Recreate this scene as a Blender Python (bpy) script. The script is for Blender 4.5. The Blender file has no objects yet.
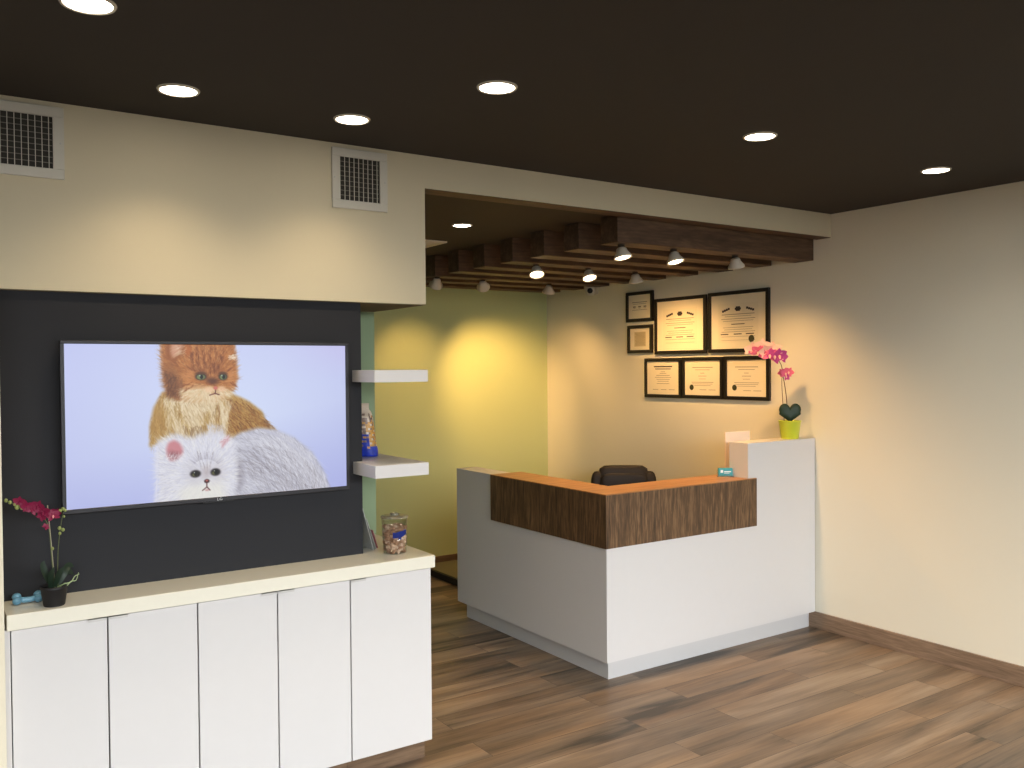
import bpy, bmesh, math, random
import numpy as np
from mathutils import Vector, Matrix
random.seed(7)
PI = math.pi
SC = bpy.context.scene
COL = SC.collection
R = math.radians

# ------------------------------------------------------------------ colour
def lin(c):
    c = c / 255.0
    return c / 12.92 if c <= 0.04045 else ((c + 0.055) / 1.055) ** 2.4
def rgb(r, g, b):
    return (lin(r), lin(g), lin(b), 1.0)

# ------------------------------------------------------------------ materials
def new_mat(name):
    m = bpy.data.materials.new(name)
    m.use_nodes = True
    nt = m.node_tree
    return m, nt, nt.nodes['Principled BSDF']

def plain(name, col, rough=0.5, metal=0.0, spec=0.5, noise=0.0, nscale=8.0, bump=0.0, bscale=200.0, trans=0.0, coat=0.0, emis=None, estr=0.0):
    m, nt, b = new_mat(name)
    b.inputs['Base Color'].default_value = col
    b.inputs['Roughness'].default_value = rough
    b.inputs['Metallic'].default_value = metal
    b.inputs['Specular IOR Level'].default_value = spec
    b.inputs['Transmission Weight'].default_value = trans
    b.inputs['Coat Weight'].default_value = coat
    if emis:
        b.inputs['Emission Color'].default_value = emis
        b.inputs['Emission Strength'].default_value = estr
    tc = nt.nodes.new('ShaderNodeTexCoord')
    if noise > 0:
        n = nt.nodes.new('ShaderNodeTexNoise'); n.inputs['Scale'].default_value = nscale
        n.inputs['Detail'].default_value = 5
        nt.links.new(tc.outputs['Object'], n.inputs['Vector'])
        mx = nt.nodes.new('ShaderNodeMix'); mx.data_type = 'RGBA'
        mx.inputs['A'].default_value = tuple(max(0, c * (1 - noise)) for c in col[:3]) + (1,)
        mx.inputs['B'].default_value = tuple(min(1, c * (1 + noise)) for c in col[:3]) + (1,)
        nt.links.new(n.outputs['Fac'], mx.inputs['Factor'])
        nt.links.new(mx.outputs['Result'], b.inputs['Base Color'])
    if bump > 0:
        n2 = nt.nodes.new('ShaderNodeTexNoise'); n2.inputs['Scale'].default_value = bscale
        nt.links.new(tc.outputs['Object'], n2.inputs['Vector'])
        bp = nt.nodes.new('ShaderNodeBump'); bp.inputs['Strength'].default_value = bump
        bp.inputs['Distance'].default_value = 0.002
        nt.links.new(n2.outputs['Fac'], bp.inputs['Height'])
        nt.links.new(bp.outputs['Normal'], b.inputs['Normal'])
    return m

def grain(name, stops, axis, rough=0.45, along=1.2, across=45.0, bump=0.15, coat=0.0, fine=3.0):
    """wood: noise stretched along one axis"""
    m, nt, b = new_mat(name)
    b.inputs['Roughness'].default_value = rough
    b.inputs['Coat Weight'].default_value = coat
    tc = nt.nodes.new('ShaderNodeTexCoord')
    mp = nt.nodes.new('ShaderNodeMapping')
    s = [across] * 3; s[axis] = along
    mp.inputs['Scale'].default_value = s
    nt.links.new(tc.outputs['Object'], mp.inputs['Vector'])
    n = nt.nodes.new('ShaderNodeTexNoise'); n.inputs['Scale'].default_value = 1.0
    n.inputs['Detail'].default_value = 8; n.inputs['Roughness'].default_value = 0.65
    n.inputs['Distortion'].default_value = 0.6
    nt.links.new(mp.outputs['Vector'], n.inputs['Vector'])
    mp2 = nt.nodes.new('ShaderNodeMapping')
    s2 = [across * fine] * 3; s2[axis] = along * fine
    mp2.inputs['Scale'].default_value = s2
    nt.links.new(tc.outputs['Object'], mp2.inputs['Vector'])
    n2 = nt.nodes.new('ShaderNodeTexNoise'); n2.inputs['Scale'].default_value = 1.0
    n2.inputs['Detail'].default_value = 4
    nt.links.new(mp2.outputs['Vector'], n2.inputs['Vector'])
    mxv = nt.nodes.new('ShaderNodeMix'); mxv.inputs['Factor'].default_value = 0.35
    nt.links.new(n.outputs['Fac'], mxv.inputs['A']); nt.links.new(n2.outputs['Fac'], mxv.inputs['B'])
    cr = nt.nodes.new('ShaderNodeValToRGB')
    e = cr.color_ramp.elements
    e[0].position = stops[0][0]; e[0].color = stops[0][1]
    e[1].position = stops[-1][0]; e[1].color = stops[-1][1]
    for p, c in stops[1:-1]:
        k = e.new(p); k.color = c
    nt.links.new(mxv.outputs['Result'], cr.inputs['Fac'])
    nt.links.new(cr.outputs['Color'], b.inputs['Base Color'])
    bp = nt.nodes.new('ShaderNodeBump'); bp.inputs['Strength'].default_value = bump
    bp.inputs['Distance'].default_value = 0.002
    nt.links.new(mxv.outputs['Result'], bp.inputs['Height'])
    nt.links.new(bp.outputs['Normal'], b.inputs['Normal'])
    return m

def floor_material():
    m, nt, b = new_mat('plank_floor')
    L = nt.links.new
    tc = nt.nodes.new('ShaderNodeTexCoord')
    br = nt.nodes.new('ShaderNodeTexBrick')
    br.inputs['Scale'].default_value = 1.0
    br.inputs['Brick Width'].default_value = 1.22
    br.inputs['Row Height'].default_value = 0.178
    br.inputs['Mortar Size'].default_value = 0.0016
    br.inputs['Mortar Smooth'].default_value = 0.3
    br.inputs['Bias'].default_value = 0.0
    br.offset = 0.37; br.offset_frequency = 2; br.squash = 1.0
    br.inputs['Color1'].default_value = (0, 0, 0, 1)
    br.inputs['Color2'].default_value = (1, 1, 1, 1)
    br.inputs['Mortar'].default_value = (0.5, 0.5, 0.5, 1)
    mp = nt.nodes.new('ShaderNodeMapping'); mp.inputs['Location'].default_value = (0.31, 0.045, 0)
    L(tc.outputs['Object'], mp.inputs['Vector']); L(mp.outputs['Vector'], br.inputs['Vector'])
    # per-plank random -> offset the grain
    wn = nt.nodes.new('ShaderNodeTexWhiteNoise'); wn.noise_dimensions = '3D'
    L(br.outputs['Color'], wn.inputs['Vector'])
    off = nt.nodes.new('ShaderNodeVectorMath'); off.operation = 'MULTIPLY_ADD'
    L(wn.outputs['Color'], off.inputs[0]); off.inputs[1].default_value = (9, 9, 9)
    L(tc.outputs['Object'], off.inputs[2])
    def nz(scale, detail, rough, dist, src):
        q = nt.nodes.new('ShaderNodeMapping'); q.inputs['Scale'].default_value = scale
        L(src, q.inputs['Vector'])
        n = nt.nodes.new('ShaderNodeTexNoise'); n.inputs['Scale'].default_value = 1
        n.inputs['Detail'].default_value = detail; n.inputs['Roughness'].default_value = rough
        n.inputs['Distortion'].default_value = dist
        L(q.outputs['Vector'], n.inputs['Vector']); return n.outputs['Fac']
    big = nz((0.7, 6.5, 1), 3, 0.5, 0.6, off.outputs[0])
    fine = nz((3.5, 75, 1), 6, 0.7, 0.4, off.outputs[0])
    hue = nz((0.7, 5.0, 1), 2, 0.5, 0.2, off.outputs[0])
    cr = nt.nodes.new('ShaderNodeValToRGB')
    e = cr.color_ramp.elements
    e[0].position = 0.37; e[0].color = rgb(76, 70, 63)
    e[1].position = 0.67; e[1].color = rgb(160, 143, 124)
    k = e.new(0.44); k.color = rgb(112, 99, 86)
    k = e.new(0.56); k.color = rgb(138, 121, 104)
    mx = nt.nodes.new('ShaderNodeMix'); mx.inputs['Factor'].default_value = 0.25
    L(big, mx.inputs['A']); L(fine, mx.inputs['B'])
    ad = nt.nodes.new('ShaderNodeMath'); ad.operation = 'MULTIPLY_ADD'
    L(br.outputs['Fac'], ad.inputs[0]); ad.inputs[1].default_value = -0.16
    # plank-to-plank brightness
    sep = nt.nodes.new('ShaderNodeMath'); sep.operation = 'MULTIPLY_ADD'
    L(wn.outputs['Value'], sep.inputs[0]); sep.inputs[1].default_value = 0.08; 
    L(mx.outputs['Result'], sep.inputs[2])
    sb = nt.nodes.new('ShaderNodeMath'); sb.operation = 'SUBTRACT'
    L(sep.outputs[0], sb.inputs[0]); sb.inputs[1].default_value = 0.04
    L(sb.outputs[0], ad.inputs[2])
    L(ad.outputs[0], cr.inputs['Fac'])
    tint = nt.nodes.new('ShaderNodeMix'); tint.data_type = 'RGBA'; tint.blend_type = 'MULTIPLY'
    L(cr.outputs['Color'], tint.inputs['A']); tint.inputs['B'].default_value = (1.04, 0.95, 0.85, 1)
    hr = nt.nodes.new('ShaderNodeMapRange'); hr.inputs['From Min'].default_value = 0.42; hr.inputs['From Max'].default_value = 0.62
    L(hue, hr.inputs['Value']); L(hr.outputs['Result'], tint.inputs['Factor'])
    L(tint.outputs['Result'], b.inputs['Base Color'])
    b.inputs['Roughness'].default_value = 0.42
    b.inputs['Specular IOR Level'].default_value = 0.35
    bp = nt.nodes.new('ShaderNodeBump'); bp.inputs['Strength'].default_value = 0.12; bp.inputs['Distance'].default_value = 0.002
    L(ad.outputs[0], bp.inputs['Height']); L(bp.outputs['Normal'], b.inputs['Normal'])
    return m

M = {}
M['ceiling'] = plain('ceiling_paint', rgb(56, 51, 46), 0.9, noise=0.04, bump=0.2, bscale=150)
M['ceiling_back'] = plain('back_ceiling_paint', rgb(70, 60, 46), 0.9, noise=0.04)
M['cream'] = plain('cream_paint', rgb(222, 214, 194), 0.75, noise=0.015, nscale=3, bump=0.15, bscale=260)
M['cream_bright'] = plain('cream_wall_lit', rgb(232, 228, 212), 0.75, noise=0.012, nscale=3, bump=0.15, bscale=260)  # cream raised and cooled, daylight on the right wall put into the colour
M['cream_shade'] = plain('cream_soffit_shaded', rgb(206, 196, 170), 0.8, noise=0.015, nscale=3, bump=0.15, bscale=260)  # cream darkened to carry the shade high on the soffit and header
M['taupe'] = plain('taupe_paint', rgb(120, 112, 100), 0.8, noise=0.02)
M['olive'] = plain('sage_paint', rgb(182, 190, 140), 0.75, noise=0.02, nscale=3, bump=0.15, bscale=260)
M['teal'] = plain('teal_sage_paint', rgb(140, 160, 130), 0.75, noise=0.02, bump=0.15, bscale=260)
M['navy'] = plain('charcoal_paint', rgb(37, 38, 43), 0.8, noise=0.05, bump=0.15, bscale=260)
M['underside'] = plain('underside_shade', rgb(112, 102, 78), 0.9, noise=0.03)  # brown carries the shade below the soffit box
M['floor'] = floor_material()
M['laminate'] = plain('white_laminate', rgb(209, 207, 207), 0.35, noise=0.012, nscale=20)
M['laminate_shaded'] = plain('white_laminate_shaded', rgb(196, 195, 196), 0.4, noise=0.01)  # laminate darkened to stand for the shadow at the recessed desk kick
M['counter'] = plain('white_quartz', rgb(222, 219, 206), 0.22, noise=0.02, nscale=60)
M['white_metal'] = plain('white_enamel', rgb(202, 198, 186), 0.4, noise=0.01)
M['chrome'] = plain('brushed_steel', rgb(190, 190, 188), 0.3, metal=0.9, noise=0.03)
M['pull'] = plain('satin_pull', rgb(196, 195, 192), 0.4, metal=0.3, noise=0.02)
M['black'] = plain('black_plastic', rgb(22, 22, 25), 0.35, noise=0.05)
M['bezel'] = plain('bezel_plastic', rgb(30, 29, 36), 0.45, noise=0.05)
M['frame_black'] = plain('black_frame_lacquer', rgb(34, 28, 24), 0.35, noise=0.05)
M['blade_dim'] = plain('dim_blade', rgb(128, 124, 112), 0.6, noise=0.05)
M['duct'] = plain('dark_duct', rgb(58, 55, 49), 0.8, noise=0.2)
M['shadow_gap'] = plain('dark_carcass', rgb(45, 43, 42), 0.8, noise=0.05)
M['wood_v'] = grain('walnut_vertical', [(0.34, rgb(56, 40, 27)), (0.5, rgb(98, 74, 51)), (0.68, rgb(146, 114, 82))], 2, 0.5, along=4, across=42)
M['wood_top'] = grain('walnut_top_lit', [(0.3, rgb(128, 88, 52)), (0.5, rgb(160, 114, 72)), (0.7, rgb(186, 138, 92))], 0, 0.35, along=3, across=30)  # walnut with the warm spotlight glow put into its colour
M['beam'] = grain('beam_wood', [(0.3, rgb(56, 41, 29)), (0.5, rgb(88, 66, 48)), (0.72, rgb(122, 96, 72))], 0, 0.6, along=3.0, across=22, bump=0.4)
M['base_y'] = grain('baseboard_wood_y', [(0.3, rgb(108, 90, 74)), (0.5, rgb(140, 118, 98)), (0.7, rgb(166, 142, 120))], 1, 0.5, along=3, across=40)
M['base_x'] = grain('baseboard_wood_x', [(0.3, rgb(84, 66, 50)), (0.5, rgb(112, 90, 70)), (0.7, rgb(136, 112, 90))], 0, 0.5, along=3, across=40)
M['leather'] = plain('black_leather', rgb(30, 24, 22), 0.62, noise=0.08, nscale=40, bump=0.4, bscale=120)
M['lens_warm'] = plain('warm_lens', (1, 1, 1, 1), 0.4, noise=0.001, emis=(1.0, 0.80, 0.52, 1), estr=9)
M['lens_white'] = plain('lamp_lens', (1, 1, 1, 1), 0.4, noise=0.001, emis=(1.0, 0.90, 0.74, 1), estr=16)
M['lens_dim'] = plain('dim_lens', (.9, .8, .6, 1), 0.4, noise=0.001, emis=(1.0, 0.75, 0.45, 1), estr=1.2)
M['lamp_dark'] = plain('dark_mount', rgb(60, 50, 40), 0.6, noise=0.05)
M['lamp_shell'] = plain('white_lamp_shell', rgb(205, 198, 184), 0.5, noise=0.02)
M['paper'] = plain('certificate_paper', rgb(236, 226, 200), 0.8, noise=0.01)
M['mat_board'] = plain('mat_board', rgb(240, 230, 205), 0.85, noise=0.01)
M['tan_paper'] = plain('tan_print_paper', rgb(208, 194, 158), 0.8, noise=0.02)
M['ink'] = plain('faded_ink', rgb(150, 138, 118), 0.9, noise=0.05)
M['ink_dark'] = plain('dark_ink', rgb(70, 62, 56), 0.9, noise=0.05)
M['seal'] = plain('seal_foil', rgb(62, 64, 38), 0.5, noise=0.1)
M['glass'] = plain('clear_plastic', (0.97, 0.98, 0.97, 1), 0.04, trans=1.0, noise=0.001)
def thin_clear():
    m, nt, b = new_mat('thin_clear_plastic')
    out = nt.nodes['Material Output']
    tr = nt.nodes.new('ShaderNodeBsdfTransparent'); tr.inputs['Color'].default_value = (.96, .97, .95, 1)
    gl = nt.nodes.new('ShaderNodeBsdfGlossy'); gl.inputs['Roughness'].default_value = .08
    lw = nt.nodes.new('ShaderNodeLayerWeight'); lw.inputs['Blend'].default_value = .25
    mx = nt.nodes.new('ShaderNodeMixShader')
    nt.links.new(lw.outputs['Facing'], mx.inputs['Fac']); nt.links.new(tr.outputs[0], mx.inputs[1]); nt.links.new(gl.outputs[0], mx.inputs[2])
    mm = nt.nodes.new('ShaderNodeMath'); mm.operation = 'MULTIPLY'; mm.inputs[1].default_value = .5
    nt.links.new(lw.outputs['Facing'], mm.inputs[0]); nt.links.new(mm.outputs[0], mx.inputs['Fac'])
    nt.links.new(mx.outputs[0], out.inputs['Surface'])
    return m
M['thin_clear'] = thin_clear()
M['lime'] = plain('lime_glaze', rgb(196, 208, 62), 0.3, noise=0.03, coat=0.3)
M['heart_leaf'] = plain('heart_leaf_green', rgb(24, 50, 30), 0.5, noise=0.15, nscale=20)
M['leaf'] = plain('dark_leaf', rgb(28, 46, 32), 0.5, noise=0.2, nscale=25)
M['stem'] = plain('stem_green', rgb(88, 96, 60), 0.55, noise=0.15, nscale=30)
M['stem_brown'] = plain('stem_brown', rgb(92, 66, 46), 0.6, noise=0.15, nscale=30)
M['stake'] = plain('pale_stake', rgb(150, 145, 122), 0.6, noise=0.1)
M['root'] = plain('aerial_root', rgb(150, 165, 125), 0.6, noise=0.1)
M['bud'] = plain('green_bud', rgb(140, 150, 90), 0.5, noise=0.1)
M['magenta'] = plain('magenta_petal', rgb(128, 12, 62), 0.55, noise=0.2, nscale=30)
M['magenta_core'] = plain('pale_core', rgb(222, 150, 150), 0.55, noise=0.1)
M['pink'] = plain('pink_petal', rgb(228, 112, 146), 0.55, noise=0.15, nscale=30)
M['pink_pale'] = plain('pale_pink_petal', rgb(250, 205, 185), 0.55, noise=0.1, nscale=30)
M['mauve'] = plain('mauve_petal', rgb(196, 76, 150), 0.55, noise=0.15, nscale=30)
M['soil'] = plain('moss_soil', rgb(52, 46, 36), 0.9, noise=0.3, nscale=60)
M['pot_black'] = plain('matte_black_pot', rgb(28, 27, 30), 0.55, noise=0.08)
M['blue_soft'] = plain('pale_blue_rubber', rgb(96, 140, 162), 0.3, noise=0.3, nscale=30)
M['treat'] = plain('brown_treat', rgb(160, 124, 102), 0.8, noise=0.25, nscale=50)
M['treat2'] = plain('pinkish_treat', rgb(196, 168, 150), 0.8, noise=0.2, nscale=50)
M['lid'] = plain('frosted_lid', rgb(222, 218, 190), 0.15, trans=0.75, noise=0.03)
M['blue_print'] = plain('blue_print', rgb(38, 62, 160), 0.5, noise=0.1)
M['teal_card'] = plain('teal_card', rgb(58, 160, 172), 0.5, noise=0.04)
M['white_card'] = plain('white_card', rgb(230, 232, 230), 0.6, noise=0.02)
M['bag_white'] = plain('bag_white', rgb(205, 190, 172), 0.4, noise=0.2, nscale=30)
M['bag_blue'] = plain('bag_blue', rgb(30, 54, 160), 0.3, noise=0.5, nscale=70)
M['bag_gold'] = plain('bag_gold', rgb(196, 148, 76), 0.4, noise=0.75, nscale=90)
M['bag_dark'] = plain('bag_dark', rgb(128, 108, 98), 0.4, noise=0.9, nscale=90)
M['leaflet'] = plain('grey_leaflet', rgb(192, 194, 190), 0.3, noise=0.25, nscale=30)
M['leaflet_pink'] = plain('pink_leaflet', rgb(186, 120, 130), 0.4, noise=0.2, nscale=30)
M['scale_top'] = plain('ribbed_mat', rgb(120, 116, 92), 0.7, noise=0.08, nscale=60)
M['scale_side'] = plain('dark_rim', rgb(38, 32, 34), 0.6, noise=0.1)
M['panel_cream'] = plain('cream_panel', rgb(246, 226, 206), 0.6, noise=0.01)
M['window_frame'] = plain('window_frame_paint', rgb(60, 60, 60), 0.5, noise=0.03)

# ------------------------------------------------------------------ mesh helpers
def BM(): return bmesh.new()
def box(bm, x0, y0, z0, x1, y1, z1, bev=0.0, mi=0, seg=1):
    r = bmesh.ops.create_cube(bm, size=1.0)
    vs = r['verts']
    for v in vs:
        v.co = Vector((x0 + (v.co.x + .5) * (x1 - x0), y0 + (v.co.y + .5) * (y1 - y0), z0 + (v.co.z + .5) * (z1 - z0)))
    fs = list({f for v in vs for f in v.link_faces})
    for f in fs: f.material_index = mi
    if bev > 0:
        es = list({e for v in vs for e in v.link_edges})
        bmesh.ops.bevel(bm, geom=es, offset=bev, segments=seg, affect='EDGES', profile=0.5, material=mi if mi else -1)
    return bm
def prism(bm, pts, z0, z1, bev=0.0, mi=0):
    lo = [bm.verts.new((x, y, z0)) for x, y in pts]
    hi = [bm.verts.new((x, y, z1)) for x, y in pts]
    n = len(pts)
    fs = [bm.faces.new(list(reversed(lo))), bm.faces.new(hi)]
    for i in range(n):
        fs.append(bm.faces.new((lo[i], lo[(i + 1) % n], hi[(i + 1) % n], hi[i])))
    for f in fs: f.material_index = mi
    bmesh.ops.recalc_face_normals(bm, faces=fs)
    if bev > 0:
        es = list({e for f in fs for e in f.edges})
        bmesh.ops.bevel(bm, geom=es, offset=bev, segments=1, affect='EDGES')
    return bm
def lathe(bm, prof, cx, cy, seg=32, mi=0, close=False):
    rings = []
    for r, z in prof:
        if r <= 1e-6:
            rings.append([bm.verts.new((cx, cy, z))])
        else:
            rings.append([bm.verts.new((cx + r * math.cos(2 * PI * i / seg), cy + r * math.sin(2 * PI * i / seg), z)) for i in range(seg)])
    fs = []
    for a, b in zip(rings[:-1], rings[1:]):
        for i in range(seg):
            j = (i + 1) % seg
            if len(a) == 1 and len(b) == 1: continue
            if len(a) == 1: fs.append(bm.faces.new((a[0], b[i], b[j])))
            elif len(b) == 1: fs.append(bm.faces.new((a[j], a[i], b[0])))
            else: fs.append(bm.faces.new((a[i], a[j], b[j], b[i])))
    for f in fs: f.material_index = mi; f.smooth = True
    return bm
def tube(bm, pts, rad, seg=8, mi=0, taper=None):
    pts = [Vector(p) for p in pts]
    rings = []
    for k, p in enumerate(pts):
        if k == 0: d = pts[1] - p
        elif k == len(pts) - 1: d = p - pts[k - 1]
        else: d = pts[k + 1] - pts[k - 1]
        d.normalize()
        a = d.cross(Vector((0.13, 0.31, 0.94)));
        if a.length < 1e-3: a = d.cross(Vector((1, 0, 0)))
        a.normalize(); b = d.cross(a)
        rr = rad if taper is None else rad + (taper - rad) * k / (len(pts) - 1)
        rings.append([bm.verts.new(p + rr * (math.cos(2 * PI * i / seg) * a + math.sin(2 * PI * i / seg) * b)) for i in range(seg)])
    fs = []
    for r0, r1 in zip(rings[:-1], rings[1:]):
        for i in range(seg):
            j = (i + 1) % seg
            fs.append(bm.faces.new((r0[i], r0[j], r1[j], r1[i])))
    fs.append(bm.faces.new(list(reversed(rings[0])))); fs.append(bm.faces.new(rings[-1]))
    for f in fs: f.material_index = mi; f.smooth = True
    return bm
def ellipsoid(bm, c, r, seg=16, rings=10, mi=0, rot=None):
    res = bmesh.ops.create_uvsphere(bm, u_segments=seg, v_segments=rings, radius=1.0)
    c = Vector(c)
    for v in res['verts']:
        p = Vector((v.co.x * r[0], v.co.y * r[1], v.co.z * r[2]))
        if rot is not None: p = rot @ p
        v.co = p + c
    for f in {f for v in res['verts'] for f in v.link_faces}:
        f.material_index = mi; f.smooth = True
    return bm
def curve_pts(pts, n=8):
    """Catmull-Rom through pts"""
    P = [Vector(p) for p in pts]; P = [P[0] * 2 - P[1]] + P + [P[-1] * 2 - P[-2]]
    out = []
    for i in range(1, len(P) - 2):
        for k in range(n):
            t = k / n
            out.append(0.5 * ((2 * P[i]) + (P[i + 1] - P[i - 1]) * t + (2 * P[i - 1] - 5 * P[i] + 4 * P[i + 1] - P[i + 2]) * t * t + (3 * P[i] - P[i - 1] - 3 * P[i + 1] + P[i + 2]) * t ** 3))
    out.append(P[-2]); return out

ORG = {}
def obj(name, bm, mats, parent=None, local=False, smooth=False):
    """one mesh object; geometry is given in world space unless local"""
    me = bpy.data.meshes.new(name)
    org = ORG.get(parent.name, Vector((0, 0, 0))) if parent else Vector((0, 0, 0))
    if not local and parent:
        bmesh.ops.translate(bm, verts=bm.verts, vec=-org)
    if smooth:
        for f in bm.faces: f.smooth = True
    bm.to_mesh(me); bm.free()
    if not isinstance(mats, (list, tuple)): mats = [mats]
    for m in mats: me.materials.append(m)
    o = bpy.data.objects.new(name, me); COL.objects.link(o)
    if parent: o.parent = parent
    ORG[o.name] = org
    return o
def tag(o, label, cat, group=None, kind=None):
    o['label'] = label; o['category'] = cat
    if group: o['group'] = group
    if kind: o['kind'] = kind
    return o
def thing(name, label, cat, loc, group=None, rotz=0.0):
    o = bpy.data.objects.new(name, None); COL.objects.link(o)
    o.empty_display_size = 0.05
    o.location = loc; o.rotation_euler = (0, 0, rotz)
    ORG[o.name] = Vector(loc)
    return tag(o, label, cat, group)
def struct(name, bm, mat, label=None, cat=None):
    o = obj(name, bm, mat); o['kind'] = 'structure'
    o['label'] = label or name.replace('_', ' '); o['category'] = cat or name.split('_')[0]
    return o
def copy_thing(root, loc, label, group=None):
    r = root.copy(); COL.objects.link(r); r.location = loc
    r['label'] = label
    if group: r['group'] = group
    for ch in list(root.children):
        c = ch.copy(); COL.objects.link(c); c.parent = r
        for g in list(ch.children):
            d = g.copy(); COL.objects.link(d); d.parent = c
    return r
def light(name, kind, loc, energy, color, parent=None, **kw):
    l = bpy.data.lights.new(name, kind); l.energy = energy; l.color = color
    for k, v in kw.items():
        if k not in ('aim',): setattr(l, k, v)
    o = bpy.data.objects.new(name, l); COL.objects.link(o)
    org = ORG.get(parent.name, Vector((0, 0, 0))) if parent else Vector((0, 0, 0))
    o.location = Vector(loc) - org
    if 'aim' in kw:
        o.rotation_euler = (Vector(kw['aim']) - Vector(loc)).to_track_quat('-Z', 'Y').to_euler()
    if parent: o.parent = parent
    return o

# ------------------------------------------------------------------ measures (metres)
ZC, XR, YH, ZS, ZH, XE = 2.733, 4.957, 3.630, 2.046, 2.583, 1.967
YD, XD, YT, YB, ZB = 3.652, 1.649, 4.19, 6.76, 2.602
YF, XL = -1.4, -2.2

# ------------------------------------------------------------------ camera
def make_camera():
    yaw, pitch, roll, f = R(-33.9632), R(-1.0536), R(-0.4422), 885.1
    F = Vector((-math.sin(yaw) * math.cos(pitch), math.cos(yaw) * math.cos(pitch), math.sin(pitch)))
    r0 = Vector((math.cos(yaw), math.sin(yaw), 0)); u0 = r0.cross(F)
    Rr = math.cos(roll) * r0 + math.sin(roll) * u0
    U = -math.sin(roll) * r0 + math.cos(roll) * u0
    c = bpy.data.cameras.new('camera'); c.sensor_width = 36; c.lens = f / 1024 * 36
    c.clip_start = 0.05; c.clip_end = 60
    o = bpy.data.objects.new('camera', c); COL.objects.link(o)
    mt = Matrix((Rr, U, -F)).transposed().to_4x4(); mt.translation = (0, 0, 1.75)
    o.matrix_world = mt
    SC.camera = o
make_camera()

# ------------------------------------------------------------------ room shell
bm = BM(); box(bm, XL - .1, YF - .1, -0.1, XR + .1, YB + .1, 0); struct('floor', bm, M['floor'], 'wood plank floor in grey and tan brown', 'floor')
bm = BM(); box(bm, XL - .1, YF - .1, ZC, XR + .1, YH + .02, ZC + .12); struct('ceiling', bm, M['ceiling'], 'dark brown painted main ceiling', 'ceiling')
bm = BM(); box(bm, XE - .9, YH + .11, ZB, XR + .1, YB + .1, ZC + .12); struct('ceiling_back', bm, M['ceiling_back'], 'lower dark ceiling of the reception alcove', 'ceiling')
bm = BM(); box(bm, XR, YF - .1, 0, XR + .1, YB + .1, ZC + .12); struct('wall_right', bm, M['cream_bright'], 'long cream wall on the right', 'wall')
bm = BM(); box(bm, XE - .9, YB, 0, XR, YB + .1, ZB); struct('wall_back', bm, M['olive'], 'sage green back wall of the alcove', 'wall')
bm = BM(); box(bm, XE - .9, YT + .14, 0, XE - .8, YB, ZB); struct('wall_left_alcove', bm, M['olive'], 'side wall hidden at the left of the alcove', 'wall')
bm = BM(); box(bm, XL, YT, 0, XE, YT + .14, ZS - .003); struct('wall_left_partition', bm, M['teal'], 'sage green partition end behind the shelves', 'wall')
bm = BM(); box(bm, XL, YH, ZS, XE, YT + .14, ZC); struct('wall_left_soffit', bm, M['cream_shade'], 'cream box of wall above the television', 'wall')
bm = BM(); box(bm, XL, YH + .001, ZS - .003, XE - .001, YT + .139, ZS - .0002); struct('trim_1', bm, M['underside'], 'added brown sheet for the shade under the soffit box', 'trim')  # thin sheet added to darken the soffit from below, as shade would
bm = BM(); box(bm, XE + .001, YH + .001, ZH - .0025, XR - .001, YH + .109, ZH - .0002); struct('trim_2', bm, M['beam'], 'added dark sheet for the shade under the alcove header', 'trim')  # thin dark slab added in place of shade under the header
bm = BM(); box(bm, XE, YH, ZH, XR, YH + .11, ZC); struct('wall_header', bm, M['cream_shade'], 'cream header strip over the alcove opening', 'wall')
bm = BM(); box(bm, 0.19, YD, 0, XD, YT, ZS - .003); struct('wall_accent', bm, M['navy'], 'dark charcoal accent wall behind the television', 'wall')
bm = BM(); box(bm, XL, 3.40, 0, 0.2325, YT, ZS - .003); struct('wall_left_pier', bm, M['cream'], 'cream wall pier at the left edge', 'wall')
bm = BM(); box(bm, XL - .1, YF - .1, 0, XL, YT, ZC); struct('wall_left', bm, M['taupe'])
bm = BM()
box(bm, XL, YF - .1, 0, XR, YF, 0.12); box(bm, XL, YF - .1, 2.5, XR, YF, ZC)
box(bm, XL, YF - .1, .12, XL + .3, YF, 2.5); box(bm, XR - .3, YF - .1, .12, XR, YF, 2.5)
struct('wall_front', bm, M['taupe'], 'shopfront wall behind the viewer', 'wall')
bm = BM()
for x in (XL + .3, -0.3, 1.3, 2.9, XR - .36): box(bm, x, YF - .08, .12, x + .06, YF - .02, 2.5)
for z in (.12, 2.44): box(bm, XL + .3, YF - .08, z, XR - .3, YF - .02, z + .06)
struct('window_1', bm, M['window_frame'], 'shopfront window frame behind the viewer', 'window')
bm = BM(); box(bm, XR - .0166, YF, 0, XR, 3.794, .109, .002); struct('baseboard_right', bm, M['base_y'], 'brown wood baseboard along the right wall', 'baseboard')
bm = BM(); box(bm, XR - .0166, 4.05, 0, XR, YB, .109, .002); struct('baseboard_right_alcove', bm, M['base_y'], 'baseboard of the right wall inside the alcove', 'baseboard')
bm = BM(); box(bm, XE - .8, YB - .0166, 0, XR - .0166, YB, .109, .002); struct('baseboard_back', bm, M['base_x'], 'brown baseboard along the sage back wall', 'baseboard')

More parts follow.
